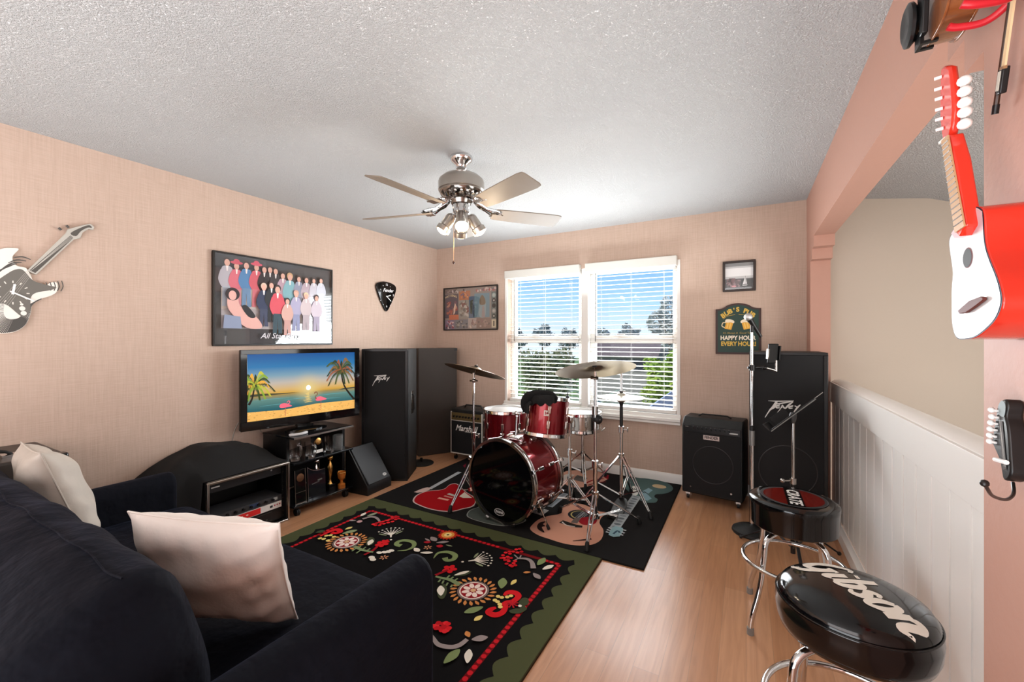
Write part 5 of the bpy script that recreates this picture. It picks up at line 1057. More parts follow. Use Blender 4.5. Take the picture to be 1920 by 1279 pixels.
# hi-hat
hx, hy_ = -.862, 3.30
t = tripod('hihat_stand', 'chrome hi-hat stand with black foot pedal by the right window pane', 'stand', hx, hy_, (-31, 89, 200), .29, .40, 1.06, r=.0125, group='chrome drum hardware')
MB().cyl((hx, hy_, .62), (hx, hy_, .86), .013).lathe([(.013, .80), (.024, .845), (.024, .86), (.008, .866)], 18, M4.Translation((hx, hy_, 0))).build('cymbal_seat', BLK, t)
MB().cyl((hx, hy_, .88), (hx, hy_, .915), .010, n=10).cyl((hx, hy_, .905), (hx+.03, hy_, .915), .005, n=6).build('clutch', CHROME2, t)
Pd = basis((hx+.012, hy_-.13, .016), (1, 0, 0), (0, .95, .30), (0, -.30, .95)); pdl = MB().prism(spline([(-.035, -.16), (.035, -.16), (.048, -.05), (.048, .08), (.025, .14), (-.025, .14), (-.048, .08), (-.048, -.05)], 4), 0, .012, Pd).build('foot_pedal', BLK, t, bevel=.003)
MB().cbox((hx+.012, hy_-.285, .028), (.075, .03, .03)).build('heel_plate', CHROME2, pdl, bevel=.004)
MB().cyl((hx, hy_, .02), (hx, hy_, .085), .006, n=8).build('pull_rod', CHROME2, t)
b = cymbal('hihat_cymbal', 'upper bronze hi-hat cymbal of the pair on the stand', (hx, hy_, .866), .182, (0, 0, 1), mat('cymbal_pale', 'b8b0a0', .3, 1), group='hi-hat cymbals')
cymbal('hihat_cymbal', 'lower bronze hi-hat cymbal turned upside down under its twin', (hx, hy_, .860), .182, (0, 0, -1), mat('cymbal_pale'), group='hi-hat cymbals')
# rack tom on its own stand
tc_ = V((-1.347, 2.914, .60)); tn = V((.10*.8717-.10*.49, .10*.49+.10*.8717, 1)); TX = axis_m(tc_, tn)
t = thing('rack_tom', 'wine red tom drum held above the bass drum with a black glove on it', 'drum', (tc_.x, tc_.y, .6))
drum(t, TX, .158, .275, WINE, 6)
A = Art(axis_m(tc_, tn) @ M4()); 
nf = V((.49, -.8717, 0)); zz = tn.normalized(); xx = zz.cross(nf).normalized(); yy = zz; nn = xx.cross(yy)
pc_ = tc_+zz*.165+nn*.1588-xx*.02
bd = MB().box((-.018, -.020, 0), (.018, .020, .003), basis(pc_, xx, yy, nn)).build('badge', flat('d9d4cc'), t, bevel=.001); A = Art(basis(pc_, xx, yy, nn) @ M4.Translation((0, 0, .0032))); A.poly([(-.010, -.012), (-.003, -.012), (-.003, .012), (-.010, .012)], '8f1a1e').poly(ellipse(.006, 0, .006, .008), '8f1a1e'); A.build('badge_print', bd)
MB().lathe([(.010, .276), (.014, .278), (.014, .30), (.004, .31), (.004, .335), (.001, .336)], 12, TX @ M4.Translation((-.02, .15, 0))).build('mute_knob', BLK, t)
br = TX @ V((.165, 0, .13)); 
sx_, sy_ = -1.19, 3.03
t2 = tripod('tom_stand', 'chrome tripod stand carrying the tom behind the bass drum', 'stand', sx_, sy_, (-15, 105, 225), .24, .24, .70, r=.012, group='chrome drum hardware')
b = MB().tube([(sx_, sy_, .69), (sx_+.0, sy_+.0, .72), (sx_-.03, sy_-.03, .735), tuple(tc_+zz*.13+V((.13, .09, 0)))], .010, 8); b.build('tom_arm', CHROME, t2)
MB().cbox((sx_, sy_, .70), (.04, .04, .05)).build('arm_bracket', CHROME2, t2, bevel=.006)
# glove draped over the tom
t = thing('glove', 'black cloth glove lying over the left rim of the tom', 'glove', tuple(tc_+zz*.29))
top = tc_+zz*.292; rt = V((.8717, .49, 0)); fw = V((-.49, .8717, 0))
def gp(a, f, u_): return top+rt*a+fw*f+V((0, 0, u_))
b = MB()
gl = spline([tuple(gp(-.178, -.10, -.10)), tuple(gp(-.180, -.11, -.05)), tuple(gp(-.160, -.12, .0)), tuple(gp(-.115, -.12, .014)), tuple(gp(-.05, -.12, .016)), tuple(gp(.01, -.13, .008)), tuple(gp(.045, -.165, -.02))], 5, False)
b.tube(gl, [.024+.024*sin(min(1, k/10)*pi/2)-.012*max(0, k-26)/4 for k in range(len(gl))], 14, flat=.32)
for k in range(3): b.tube(spline([tuple(gp(-.165+.012*k, -.08-.03*k, -.03)), tuple(gp(-.187+.01*k, -.09-.03*k, -.06)), tuple(gp(-.192+.012*k, -.09-.03*k, -.115))], 4, False), [.012]*8+[.008], 10)
rows = []
for k in range(15):
    a = -.155+.185*k/14; f0 = -math.sqrt(max(.001, .1735**2-a*a)); dr = .040+.012*sin(k*1.3)+.012*(1-k/14)
    c_ = [(f0+.06, .016), (f0+.02, .018), (f0-.004, .012), (f0-.010, -.008), (f0-.012, -dr)]
    rows.append([tuple(gp(a, p[0], p[1])) for p in c_]+[tuple(gp(a, p[0]-.007, p[1]+(.006 if p[1] > 0 else 0))) for p in c_[::-1]])
b.grid(rows, closed_u=True); b.add(rows[0], [tuple(range(9, -1, -1))]); b.add(rows[-1], [tuple(range(10))])
b.build('cloth', mat('glove_black', '0d0d0e', .9, bump=(120, .5, .004)), t, smooth=80)
# floor tom
t = thing('floor_tom', 'wine red floor tom with white head by the small guitar amplifier', 'drum', (-1.989, 3.413, 0)); TX = M4.Translation((-1.989, 3.413, .24))
drum(t, TX, .198, .415, WINE, 8)
for k in range(3):
    a = R(-70+120*k); p = V((-1.989+cos(a)*.222, 3.413+sin(a)*.222, 0)); b = MB().tube([(p.x, p.y, .50), (p.x, p.y, .10), (p.x+cos(a)*.03, p.y+sin(a)*.03, .04)], .006, 8); lg = b.build('leg', CHROME, t)
    MB().cyl((p.x+cos(a)*.03, p.y+sin(a)*.03, .0105), (p.x+cos(a)*.03, p.y+sin(a)*.03, .045), .014, .010).build('rubber_foot', RUBBER, lg); MB().cbox((p.x-cos(a)*.012, p.y-sin(a)*.012, .42), (.03, .03, .06)).build('leg_bracket', CHROME2, t, bevel=.005)
# snare drum on its stand
sxn, syn = -1.345, 3.70
t = thing('snare_drum', 'chrome snare drum with white head under the window sill', 'drum', (sxn, syn, .5)); drum(t, M4.Translation((sxn, syn, .49)), .178, .15, CHROME2, 10)
MB().cbox((sxn+.19, syn-.05, .56), (.02, .04, .09)).build('strainer', CHROME2, t, bevel=.004)
t = tripod('snare_stand', 'chrome snare stand basket and tripod near the baseboard', 'stand', sxn+.02, syn, (-65, 55, 175), .25, .26, .44, r=.012, group='chrome drum hardware')
for k in range(3):
    a = R(30+120*k); b = MB().tube([(sxn+.02, syn, .43), (sxn+.02+cos(a)*.10, syn+sin(a)*.10, .45), (sxn+.02+cos(a)*.175, syn+sin(a)*.175, .472), (sxn+.02+cos(a)*.21, syn+sin(a)*.21, .50)], .006, 8); b.build('basket_arm', CHROME2, t)
# pedal behind the bass drum
t = thing('bass_pedal', 'chrome and black bass drum pedal behind the bass drum', 'pedal', (-1.45, 3.05, .01))
Pp = M4.Translation((-1.44, 3.08, .012)) @ M4.Rotation(R(-7), 4, 'Z')
MB().box((-.05, .0, 0), (.05, .30, .012), Pp).build('base_plate', BLK, t, bevel=.003); MB().box((-.035, .04, .02), (.035, .28, .030), Pp @ M4.Rotation(R(-9), 4, 'X')).build('footboard', CHROME2, t, bevel=.003)
b = MB()
for s_ in (-1, 1): b.cyl(Pp @ V((s_*.055, .02, .0125)), Pp @ V((s_*.055, .02, .17)), .008, n=8)
b.cyl(Pp @ V((-.06, .02, .17)), Pp @ V((.06, .02, .17)), .007, n=8); b.build('yoke', CHROME, t)
b = MB().cyl(Pp @ V((0, .02, .17)), Pp @ V((0, -.005, .30)), .004, n=8); be = b.build('beater_rod', CHROME, t); MB().ball(Pp @ V((0, .0, .315)), .025, 12).build('beater', HEADW, be)

# ---------------------------------------------------------------- couch and pillows
def velvet():
    m = mat('navy_velvet', '0d0f17', .8, spec=.12, sheen=.35, bump=(14, .35, .03)); t, b = nodes(m)
    b.inputs['Sheen Tint'].default_value = lin('3a4258'); b.inputs['Sheen Roughness'].default_value = .35; return m
VEL = velvet()
t = thing('couch', 'dark navy velvet couch facing the drums with its back to the viewer', 'couch', (-1.8, .5, 0))
def soft(name, a, b_, bev=.05, parent=t, m=VEL, puff=0):
    n = 8; x0, y0, z0 = a; x1, y1, z1 = b_; c = [(a[i]+b_[i])/2 for i in range(3)]; h = [(b_[i]-a[i])/2 for i in range(3)]
    b = MB().box(a, b_); o = b.build(name, m, parent, smooth=60, bevel=bev, seg=5); return o
soft('base', (-2.60, .02, .07), (-1.0, 1.02, .30), .02)
# arms: rounded top ridge, sloping slightly to the back
def arm(x0, x1):
    pr = [(x0, .05), (x1, .05), (x1, .555)] + [((x0+x1)/2+(x1-x0)/2*cos(a), .555+.068*sin(a)) for a in [k*pi/8 for k in range(1, 8)]] + [(x0, .555)]
    b = MB().prism(pr, -1.05, .03, basis((0, 0, 0), (1, 0, 0), (0, 0, 1), (0, -1, 0))); return b.build('arm', VEL, t, smooth=50, bevel=.022, seg=4)
arm(-1.002, -.872); arm(-2.732, -2.602)
b = MB().prism([(-.13, .05), (.05, .05), (.07, .58), (.05, .625), (-.02, .635), (-.10, .615), (-.13, .57)], -2.60, -1.0035, basis((0, 0, 0), (0, 1, 0), (0, 0, 1), (1, 0, 0))); b.build('back_frame', VEL, t, smooth=50, bevel=.02, seg=3)
for x in (-2.66, -.94):
    for y in (.06, .96): MB().cyl((x, y, .0 if y < .5 else .0122), (x, y, .05), .022, .028).build('leg', BLK, t)
# seat: one bench cushion, crowned
rows = []
prof = [(.10, .305), (1.06, .305), (1.105, .33), (1.115, .38), (1.10, .425), (1.06, .448), (.95, .458), (.75, .462), (.5, .462), (.3, .46), (.10, .455)]
prof = spline(prof, 3)
xs = [-2.598, -2.585, -2.55, -2.4, -2.1, -1.8, -1.5, -1.2, -1.05, -1.02, -1.006]
for i, x in enumerate(xs):
    k = {0: .90, 1: .96, 9: .96, 10: .90}.get(i, 1); cyy, czz = .6, .38
    rows.append([(x, cyy+(p[0]-cyy)*(1-(1-k)*.3), czz+(p[1]-czz)*k+(.006*sin(x*7+p[0]*5) if p[1] > .44 else 0)) for p in prof])
b = MB().grid(rows, closed_u=True); n_ = len(prof); b.add(rows[0], [tuple(range(n_-1, -1, -1))]); b.add(rows[-1], [tuple(range(n_))]); b.build('seat_cushion', VEL, t, smooth=60)
def backcush(x0, x1, ph):
    pr = spline([(.105, .47), (.06, .60), (.13, .745), (.245, .835), (.335, .862), (.405, .845), (.445, .775), (.475, .65), (.485, .54), (.46, .468), (.28, .463)], 5)
    rows = []; N = 40; cy, cz = .30, .65
    for i in range(N+1):
        f = i/N; x = x0+(x1-x0)*f; e = min(f, 1-f)*2; k = 1-.17*(max(0, 1-e*20))**2-.03*(1-min(1, e*2.2))
        rows.append([(x, cy+(p[0]-cy)*k+.004*sin(x*26+p[1]*17+ph), cz+(p[1]-cz)*(1-.5*(1-k))+.004*sin(x*19+p[0]*23+ph)*(1 if p[1] > .6 else 0)) for p in pr])
    n_ = len(pr); b = MB().grid(rows, closed_u=True); b.add(rows[0], [tuple(range(n_-1, -1, -1))]); b.add(rows[-1], [tuple(range(n_))])
    o = b.build('back_cushion', VEL, t, smooth=75)
    s = MB()
    js = 20
    s.tube([tuple(V(r[js])+V((0, -.002, .003))) for r in rows[1:-1]], .002, 6)
    s.build('seam', VEL, o)
backcush(-2.59, -1.010, 0)
def pillow(name, label, TL, TR_, BR, BL, th, m, seed):
    TL, TR_, BR, BL = map(V, (TL, TR_, BR, BL)); c = (TL+TR_+BR+BL)/4; nrm = (TR_-TL).cross(TL-BL).normalized()
    t = thing(name, label, 'pillow', tuple(c)); N = 44; b = MB(); b.X = None
    rn2 = random.Random(seed); ph = [rn2.uniform(0, 6) for _ in range(6)]
    for sg in (1, -1):
        rows = []
        for i in range(N+1):
            r = []
            for j in range(N+1):
                u, v = i/N*2-1, j/N*2-1
                pin = 1-.07*(1-abs(u)**2)*abs(v)**3; pin2 = 1-.07*(1-abs(v)**2)*abs(u)**3
                uu, vv = u*pin2, v*pin
                p = TL.lerp(TR_, (uu+1)/2).lerp(BL.lerp(BR, (uu+1)/2), (vv+1)/2)
                h = th*((1-abs(u)**2.6)*(1-abs(v)**2.6))**.55
                edge = (1-max(abs(u), abs(v))**6)
                h += edge*(.006*sin(5*u+3*v+ph[0])+.004*sin(9*v-4*u*v+ph[1])+.007*sin(16*v+5*u+ph[2])*max(0, u)**2+.004*sin(19*u-6*v+ph[3])*max(abs(u), abs(v))**2)*(1 if abs(u) < 1 and abs(v) < 1 else 0)
                r.append(tuple(p+nrm*(sg*h)))
            rows.append(r)
        if sg < 0: rows = rows[::-1]
        b.grid(rows)
    o = b.build('cover', m, t, smooth=80)
    s = MB(); ed = []
    per = [(-1+2*k/12, -1) for k in range(12)]+[(1, -1+2*k/12) for k in range(12)]+[(1-2*k/12, 1) for k in range(12)]+[(-1, 1-2*k/12) for k in range(12)]
    for u, v in per:
        pin = 1-.07*(1-abs(u)**2)*abs(v)**3; pin2 = 1-.07*(1-abs(v)**2)*abs(u)**3; uu, vv = u*pin2, v*pin
        ed.append(tuple(TL.lerp(TR_, (uu+1)/2).lerp(BL.lerp(BR, (uu+1)/2), (vv+1)/2)))
    s.tube(ed, .0028, 6, closed=True); s.build('seam', m, o); return t
CREAM = mat('cream_velvet', 'e8dfd7', .7, sheen=.3, bump=(60, .25, .004)); STONE = mat('stone_velvet', 'bfb6ab', .7, sheen=.3, bump=(60, .25, .004))
pillow('throw_pillow', 'cream throw pillow leaning on the near end of the navy couch', (-1.465, .476, .856), (-1.078, .66, .836), (-1.19, .785, .475), (-1.575, .60, .49), .075, CREAM, 3)
pillow('throw_pillow', 'grey beige throw pillow at the far end of the navy couch', (-2.58, .50, .905), (-2.215, .475, .915), (-2.15, .60, .50), (-2.53, .63, .49), .085, STONE, 8)

# ---------------------------------------------------------------- right side: amplifier, loudspeaker, stands
t = thing('bass_amplifier', 'black bass amplifier on casters under the small framed photo', 'amplifier', (-.24, 3.85, 0))
u = V((.992, -.126, 0)).normalized(); n = V((u.y, -u.x, 0)); X = basis((-.469, 3.717, 0), u, (0, 0, 1), n); w, dep, zb, zt = .452, .27, .055, .676
sd = basis(V((-.469, 3.717, 0)), tuple(-n), (0, 0, 1), tuple(u))     # side profile extruded along the width
b = MB().prism([(0.012, zb), (dep, zb), (dep, zt), (.06, zt), (.012, zt-.055)], 0, w, sd); b.build('cabinet', TOLEX, t, bevel=.012)
b = MB(); b.X = X; b.box((.018, zb+.02, -.0119), (w-.018, zt-.115, -.002)); g = b.build('grille', GRILLE, t)
MB().ring((0, 0, 0), .148, .004, 56, X @ M4.Translation((.235, .315, -.0015)), flat=.3).build('speaker_ring', mat('ring_dark', '1c1b1c', .4), g)
b = MB(); b.X = X; b.box((.018, zt-.108, -.0119), (w-.018, zt-.058, .001)); cp = b.build('control_panel', mat('panel_black', '131315', .3), t, bevel=.002)
b = MB()
for k in range(9): b.cyl(X @ V((.09+k*.033, zt-.080, .0012)), X @ V((.09+k*.033, zt-.080, .014)), .0085, .007, 12)
b.build('knob', BLK, cp)
A = Art(X @ M4.Translation((0, 0, .0014)))
for k in range(9): A.strk([(.09+k*.033, zt-.066), (.09+k*.033, zt-.062)], .003, '9a9a98')
A.strk([(.03, zt-.070), (.055, zt-.070)], .004, '8a8a88'); A.poly([(w-.095, zt-.094), (w-.035, zt-.094), (w-.035, zt-.084), (w-.095, zt-.084)], 'c9c9c6'); A.build('panel_print', cp)
b = MB(); b.X = X; b.box((.165, zt-.165, -.0018), (.290, zt-.122, .002)); bp = b.build('badge', flat('2a2222'), t, bevel=.001)
A = Art(X @ M4.Translation((0, 0, .0023))); A.poly([(.169, zt-.161), (.286, zt-.161), (.286, zt-.126), (.169, zt-.126)], 'cfc0ba').top(); A.text('FENDER', .030, .2275, zt-.1435, '2e1a1c', bold=.0010, sx=.94); A.build('badge_print', bp)
for a_ in (.07, .37): MB().cyl(X @ V((a_, zb+.06, -.0015)), X @ V((a_, zb+.06, .002)), .007, n=10).build('grille_screw', CHROME2, g)
b = MB().tube([X @ V((.10, zt+.001, -.15)), X @ V((.13, zt+.018, -.15)), X @ V((.32, zt+.018, -.15)), X @ V((.35, zt+.001, -.15))], .010, 8, flat=.6); b.build('handle', RUBBER, t)
for fx in (.04, w-.04):
    for fz in (-.05, -.22):
        p = X @ V((fx, 0, fz)); c = MB().box((p.x-.016, p.y-.016, .034), (p.x+.016, p.y+.016, zb-.001)).build('caster', CHROME2, t); MB().cyl((p.x-.010, p.y, .022), (p.x+.010, p.y, .022), .022).build('wheel', RUBBER, c)
t, X = pa('loudspeaker', 'tall black loudspeaker with script logo by the pink column', (.022, 3.42, 0), (1, 0, 0), .45, .38, 1.235, logo_s=.092, lx=.44, lz_=.695)
MB().ring((0, 0, 0), .17, .004, 48, X @ M4.Translation((.225, .42, -.0055)), flat=.3).build('speaker_ring', mat('ring_dark'), t)
# microphone stand
mx_, my_ = .035, 3.285
t = thing('microphone_stand', 'straight chrome microphone stand in front of the tall right loudspeaker', 'stand', (mx_, my_, 0))
MB().lathe([(.001, .0), (.118, .0), (.124, .008), (.120, .022), (.100, .034), (.070, .040), (.06, .048), (.035, .052), (.02, .06), (.001, .06)], 40, M4.Translation((mx_, my_, 0))).build('base', RUBBER, t)
MB().cyl((mx_, my_, .058), (mx_, my_, .66), .0125).build('lower_tube', CHROME, t); MB().cyl((mx_, my_, .65), (mx_, my_, 1.375), .0085).build('upper_tube', CHROME, t)
MB().cyl((mx_, my_, .60), (mx_, my_, .70), .017).build('clutch', mat('clutch_grey', '8f8f8d', .3, .6), t); MB().cyl((mx_, my_, .70), (mx_, my_, .735), .013).build('clutch_ring', BLK, t)
MB().cyl((mx_, my_, 1.37), (mx_, my_, 1.415), .011).cyl((mx_, my_, 1.40), (mx_-.004, my_, 1.45), .008).build('clip', BLK, t)
t = thing('microphone', 'silver ball microphone on top of the straight stand', 'microphone', (mx_, my_, 1.47))
d = V((.55, .31, -1)).normalized(); h = V((mx_-.022, my_-.012, 1.476)); MB().lathe([(.001, .02), (.02, .02), (.016, .05), (.012, .14), (.011, .16), (.001, .16)], 18, axis_m(h, d)).build('body', BLK, t)
MB().ball(h, .027, 16).build('grille', mat('mesh_silver', 'cfcfcd', .35, .8, bump=(600, .6, .002)), t)
t = thing('phone_holder', 'black phone holder clamped to the microphone stand', 'phone holder', (mx_+.08, my_, 1.17)); rt = V((.8717, .49, 0))
o = V((mx_, my_, 1.13)); MB().cyl(o-V((0, 0, .02)), o+V((0, 0, .02)), .019).cyl(o-rt*.03, o-rt*.012, .008, n=8).build('clamp', BLK, t)
b = MB().cyl(o+rt*.019, o+rt*.08+V((0, 0, .005)), .009, n=10).ball(o+rt*.085, .016, 12); b.build('arm', BLK, t)
b = MB().cyl(o+rt*.09+V((0, 0, .0)), o+rt*.165+V((0, -.01, -.02)), .008, n=10).cyl(o+rt*.165+V((0, -.01, -.025)), o+rt*.165+V((0, -.01, .05)), .007, n=10); b.build('ball_joint_arm', CHROME2, t)
PXX = basis(o+rt*.105+V((0, -.03, .03)), rt*.96+V((-.49, .8717, 0))*.28, V((.06, .04, 1)).normalized(), V((.49, -.8717, 0)))
MB().box((0, 0, -.012), (.085, .135, .004), PXX).build('cradle', BLK, t, bevel=.006)
b = MB(); b.X = PXX; b.box((-.012, .03, -.008), (-.0005, .10, .016)); b.build('jaw', CHROME2, t, bevel=.002); b = MB(); b.X = PXX; b.box((.0855, .02, -.008), (.097, .12, .016)); b.build('jaw', BLK, t, bevel=.002)
# music stand
qx, qy = .247, 3.03; t = thing('music_stand', 'music stand with dark tilted desk behind the red topped stool', 'stand', (qx, qy, 0)); fw = V((-.49, .8717, 0))
MB().cyl((qx, qy, .03), (qx, qy, .48), .013).build('lower_tube', BLK, t); MB().cyl((qx, qy, .46), (qx, qy, .825), .0095).build('upper_tube', CHROME2, t)
MB().cyl((qx, qy, .45), (qx, qy, .485), .018).cyl((qx-.015, qy-.01, .47), (qx-.05, qy-.03, .47), .005, n=8).ball((qx-.055, qy-.033, .47), .014, 10).build('height_knob', CHROME2, t)
MB().lathe([(.008, 0), (.018, .03), (.02, .055), (.013, .07), (.001, .07)], 14, M4.Translation((qx, qy, .812))).build('desk_hinge', mat('hinge_grey', '4a4a4a', .4), t)
for k in range(3):
    a = R(-85+120*k); d = V((cos(a), sin(a), 0)); p = V((qx, qy, .20)); b = MB().tube([p+d*.015, p+d*.12+V((0, 0, -.06)), V((qx, qy, .016))+d*.30], .009, 8, flat=.6); b.cyl(V((qx, qy, .06)), p+d*.12+V((0, 0, -.06)), .006, n=6); lg = b.build('leg', BLK, t)
    MB().ball(V((qx, qy, .012))+d*.305, .012, 10).build('rubber_foot', RUBBER, lg)
fw = V((.1127, 1.2105, -.165)).normalized(); e1 = (rt*cos(R(36))+V((0, 0, sin(R(36))))).normalized(); nn = fw.cross(e1)*-1
nn = e1.cross(fw); DX = basis(V((qx+.012, qy+.006, .882)), e1, fw, nn)
MB().box((-.175, -.23, -.003), (.135, .23, .003), DX).build('desk', mat('desk_black', '17181a', .35), t, bevel=.002)
MB().box((-.15, .225, .0035), (-.04, .229, .065), DX).build('side_flap', mat('desk_black'), t, bevel=.001)
MB().box((-.178, -.23, .0035), (-.170, .23, .052), DX).build('desk_lip', mat('desk_black'), t, bevel=.002)
for s_ in (-1, 1): MB().box((-.17, s_*.225-.006, -.009), (.14, s_*.225+.006, -.0035), DX).build('desk_rim', mat('rim_grey', '8a8a88', .3, .8), t)
b = MB()
b.box((.136, -.12, -.002), (.20, -.105, .002), DX); b.build('extension_arm', CHROME2, t)
# ---------------------------------------------------------------- bar stools
def stool(label, cx, cy, zt, legrot, fill):
    t = thing('bar_stool', label, 'bar stool', (cx, cy, 0), group='chrome bar stools')
    fill(t, cx, cy, zt); zb = zt-.13
    b = MB().lathe([(.001, zb-.012), (.10, zb-.012), (.10, zb-.002), (.001, zb-.002)], 28, M4.Translation((cx, cy, 0))); b.build('swivel_plate', BLK, t)
    for k in range(4):
        a = legrot+k*pi/2; d = V((cos(a), sin(a), 0)); o = V((cx, cy, 0)); z0 = zb-.012
        pts = spline([tuple(o+d*.045+V((0, 0, z0-.010))), tuple(o+d*.115+V((0, 0, z0-.014))), tuple(o+d*.158+V((0, 0, z0-.045))), tuple(o+d*.170+V((0, 0, z0-.12))), tuple(o+d*.192+V((0, 0, .20))), tuple(o+d*.236+V((0, 0, .075))), tuple(o+d*.245+V((0, 0, .012)))], 6, False)
        lg = MB().tube(pts, .0115, 12).build('leg', CHROME, t); MB().cyl(o+d*.245+V((0, 0, .0)), o+d*.245+V((0, 0, .03)), .0145).build('leg_cap', mat('cap_grey', '7d7873', .4), lg)
    MB().ring((cx, cy, .29), .205, .0095, 64, M4.Translation((cx, cy, .29))).build('foot_ring', CHROME, t)
    return t
VIN = mat('black_vinyl', '070708', .10, spec=.6)
def seat_crate(t, cx, cy, zt):
    T0 = M4.Translation((cx, cy, zt))
    st = MB().lathe([(.001, -.128), (.165, -.128), (.172, -.122), (.175, -.03), (.178, -.018), (.176, -.006), (.165, .002), (.150, .004), (.001, .006)], 72, T0).build('seat', VIN, t)
    A = Art(M4.Translation((cx, cy, zt+.0065)))
    A.poly(ellipse(0, 0, .133, n=48), '3a3a3a').top().poly(ellipse(0, 0, .129, n=48), '141010').top().poly(ellipse(0, 0, .119, n=48), mat('seat_red', '5f150f', .12)).top()
    d = V((0.007, -0.438, 0)); a = atan2(d.y, d.x)
    X = M4.Translation((cx, cy, zt+.0066+A.h)) @ M4.Rotation(a, 4, 'Z')
    B = Art(X); B.poly([(-.13, -.030), (-.125, .036), (.118, .036), (.125, -.030)], mat('seat_black', '0b0a0a', .12)).top()
    B.text('CRATE', .066, 0, .002, mat('seat_white', 'dcd8d2', .2), shear=.15, bold=.0018, sx=1.0)
    A.b.v += B.b.v; k = len(A.b.v)-len(B.b.v); off = len(A.b.mats)
    for m in B.b.mats:
        if m not in A.b.mats: A.b.mats.append(m)
    A.b.f += [tuple(i+k for i in f) for f in B.b.f]; A.b.mi += [A.b.mats.index(B.b.mats[i]) for i in B.b.mi]
    A.build('seat_print', st)
def seat_gib(t, cx, cy, zt):
    T0 = M4.Translation((cx, cy, zt))
    st = MB().lathe([(.001, -.128), (.150, -.128), (.166, -.118), (.174, -.095), (.177, -.06), (.175, -.038), (.1755, -.036), (.172, -.030), (.1725, -.028), (.160, -.010), (.135, .002), (.09, .009), (.001, .012)], 80, T0).build('seat', VIN, t, smooth=60)
    d = V((0.136, -0.172, 0)); a = atan2(d.y, d.x); B = MB(); W_ = mat('seat_cream', 'e9e1d4', .2)
    B.use(W_); RZ = M4.Rotation(a, 4, 'Z')
    G_ = [([(1.2, 1.5), (.8, 1.75), (.35, 1.4), (.12, .75), (.35, .12), (.8, .08), (1.08, .5), (1.08, .85)], [.15, .25, .34, .36, .34, .26, .24, .2]), ([(.75, .82), (1.3, .86)], [.16, .2]), ([(1.08, .8), (1.02, -.3), (.6, -.62), (.15, -.45)], [.28, .3, .2, .1]),
          ([(1.62, 1.0), (1.6, .3), (1.68, .02), (1.95, .12)], [.3, .32, .26, .1]), ([(1.64, 1.38), (1.68, 1.52)], [.28, .26]), ([(2.2, 1.85), (2.18, .9), (2.18, .06)], [.28, .32, .3]), ([(2.18, .7), (2.5, 1.0), (2.78, .7), (2.66, .16), (2.38, .0), (2.18, .14)], [.14, .22, .34, .3, .2, .14]),
          ([(3.62, .82), (3.38, 1.0), (3.14, .78), (3.46, .48), (3.54, .16), (3.24, 0), (2.98, .18)], [.14, .22, .3, .34, .3, .22, .12]), ([(4.15, 1.0), (3.86, .62), (3.98, .08), (4.3, 0), (4.6, .42), (4.46, .92), (4.15, 1.0)], [.22, .34, .28, .22, .34, .28, .22]),
          ([(4.95, 1.0), (4.95, .5), (4.93, .0)], [.28, .32, .3]), ([(4.95, .62), (5.25, 1.0), (5.55, .8), (5.53, .2), (5.68, -.02), (6.0, .2)], [.14, .26, .34, .32, .24, .08])]
    for P_, w_ in G_:
        q = spline([(*p, w_[i]) for i, p in enumerate(P_)], 5, False); k_ = .051
        L_, R_ = stroke([((p[0]-3.05+.30*(p[1]-.6))*k_, (p[1]-.55)*k_*1.12) for p in q], [p[2]*k_*1.3 for p in q]); n_ = len(L_)
        B.add([(p[0], p[1], 0) for p in R_+L_], [(i, i+1, n_+i+1, n_+i) for i in range(n_-1)], RZ)
    def zz(r): # crown height of the seat
        q = [(0, .012), (.09, .009), (.135, .002), (.16, -.010), (.1725, -.028)]
        for (r0, z0), (r1, z1) in zip(q, q[1:]):
            if r <= r1: return z0+(z1-z0)*(r-r0)/(r1-r0)
        return -.03
    ox, oy = (.018, -.012)
    # fine mesh so that the lettering follows the crown
    bm = bmesh.new(); vs = [bm.verts.new((v[0]+ox, v[1]+oy, 0)) for v in B.v]
    for f in B.f:
        try: bm.faces.new([vs[i] for i in f])
        except ValueError: pass
    bmesh.ops.subdivide_edges(bm, edges=[e for e in bm.edges if e.calc_length() > .012], cuts=3, use_grid_fill=False); bmesh.ops.triangulate(bm, faces=bm.faces)
    bm.verts.ensure_lookup_table(); bm.verts.index_update()
    b = MB().use(W_); b.add([(cx+v.co.x, cy+v.co.y, zt+zz(hypot(v.co.x, v.co.y))+.0012) for v in bm.verts], [tuple(v.index for v in f.verts) for f in bm.faces]); bm.free()
    b.build('lettering', None, st, smooth=0)
    c = MB()
    for k in range(60): a2 = k*pi/30; c.v and None
    MB().ring((cx, cy, zt-.033), .1745, .0022, 80, M4.Translation((cx, cy, zt-.033)), k=6).build('piping', VIN, st)
stool('chrome bar stool with dark red round seat top lettered in white', .19, 2.328, .585, R(45), seat_crate)
stool('chrome bar stool with plump black seat and cream script lettering, nearest the viewer', .250, 1.435, .643, R(32), seat_gib)

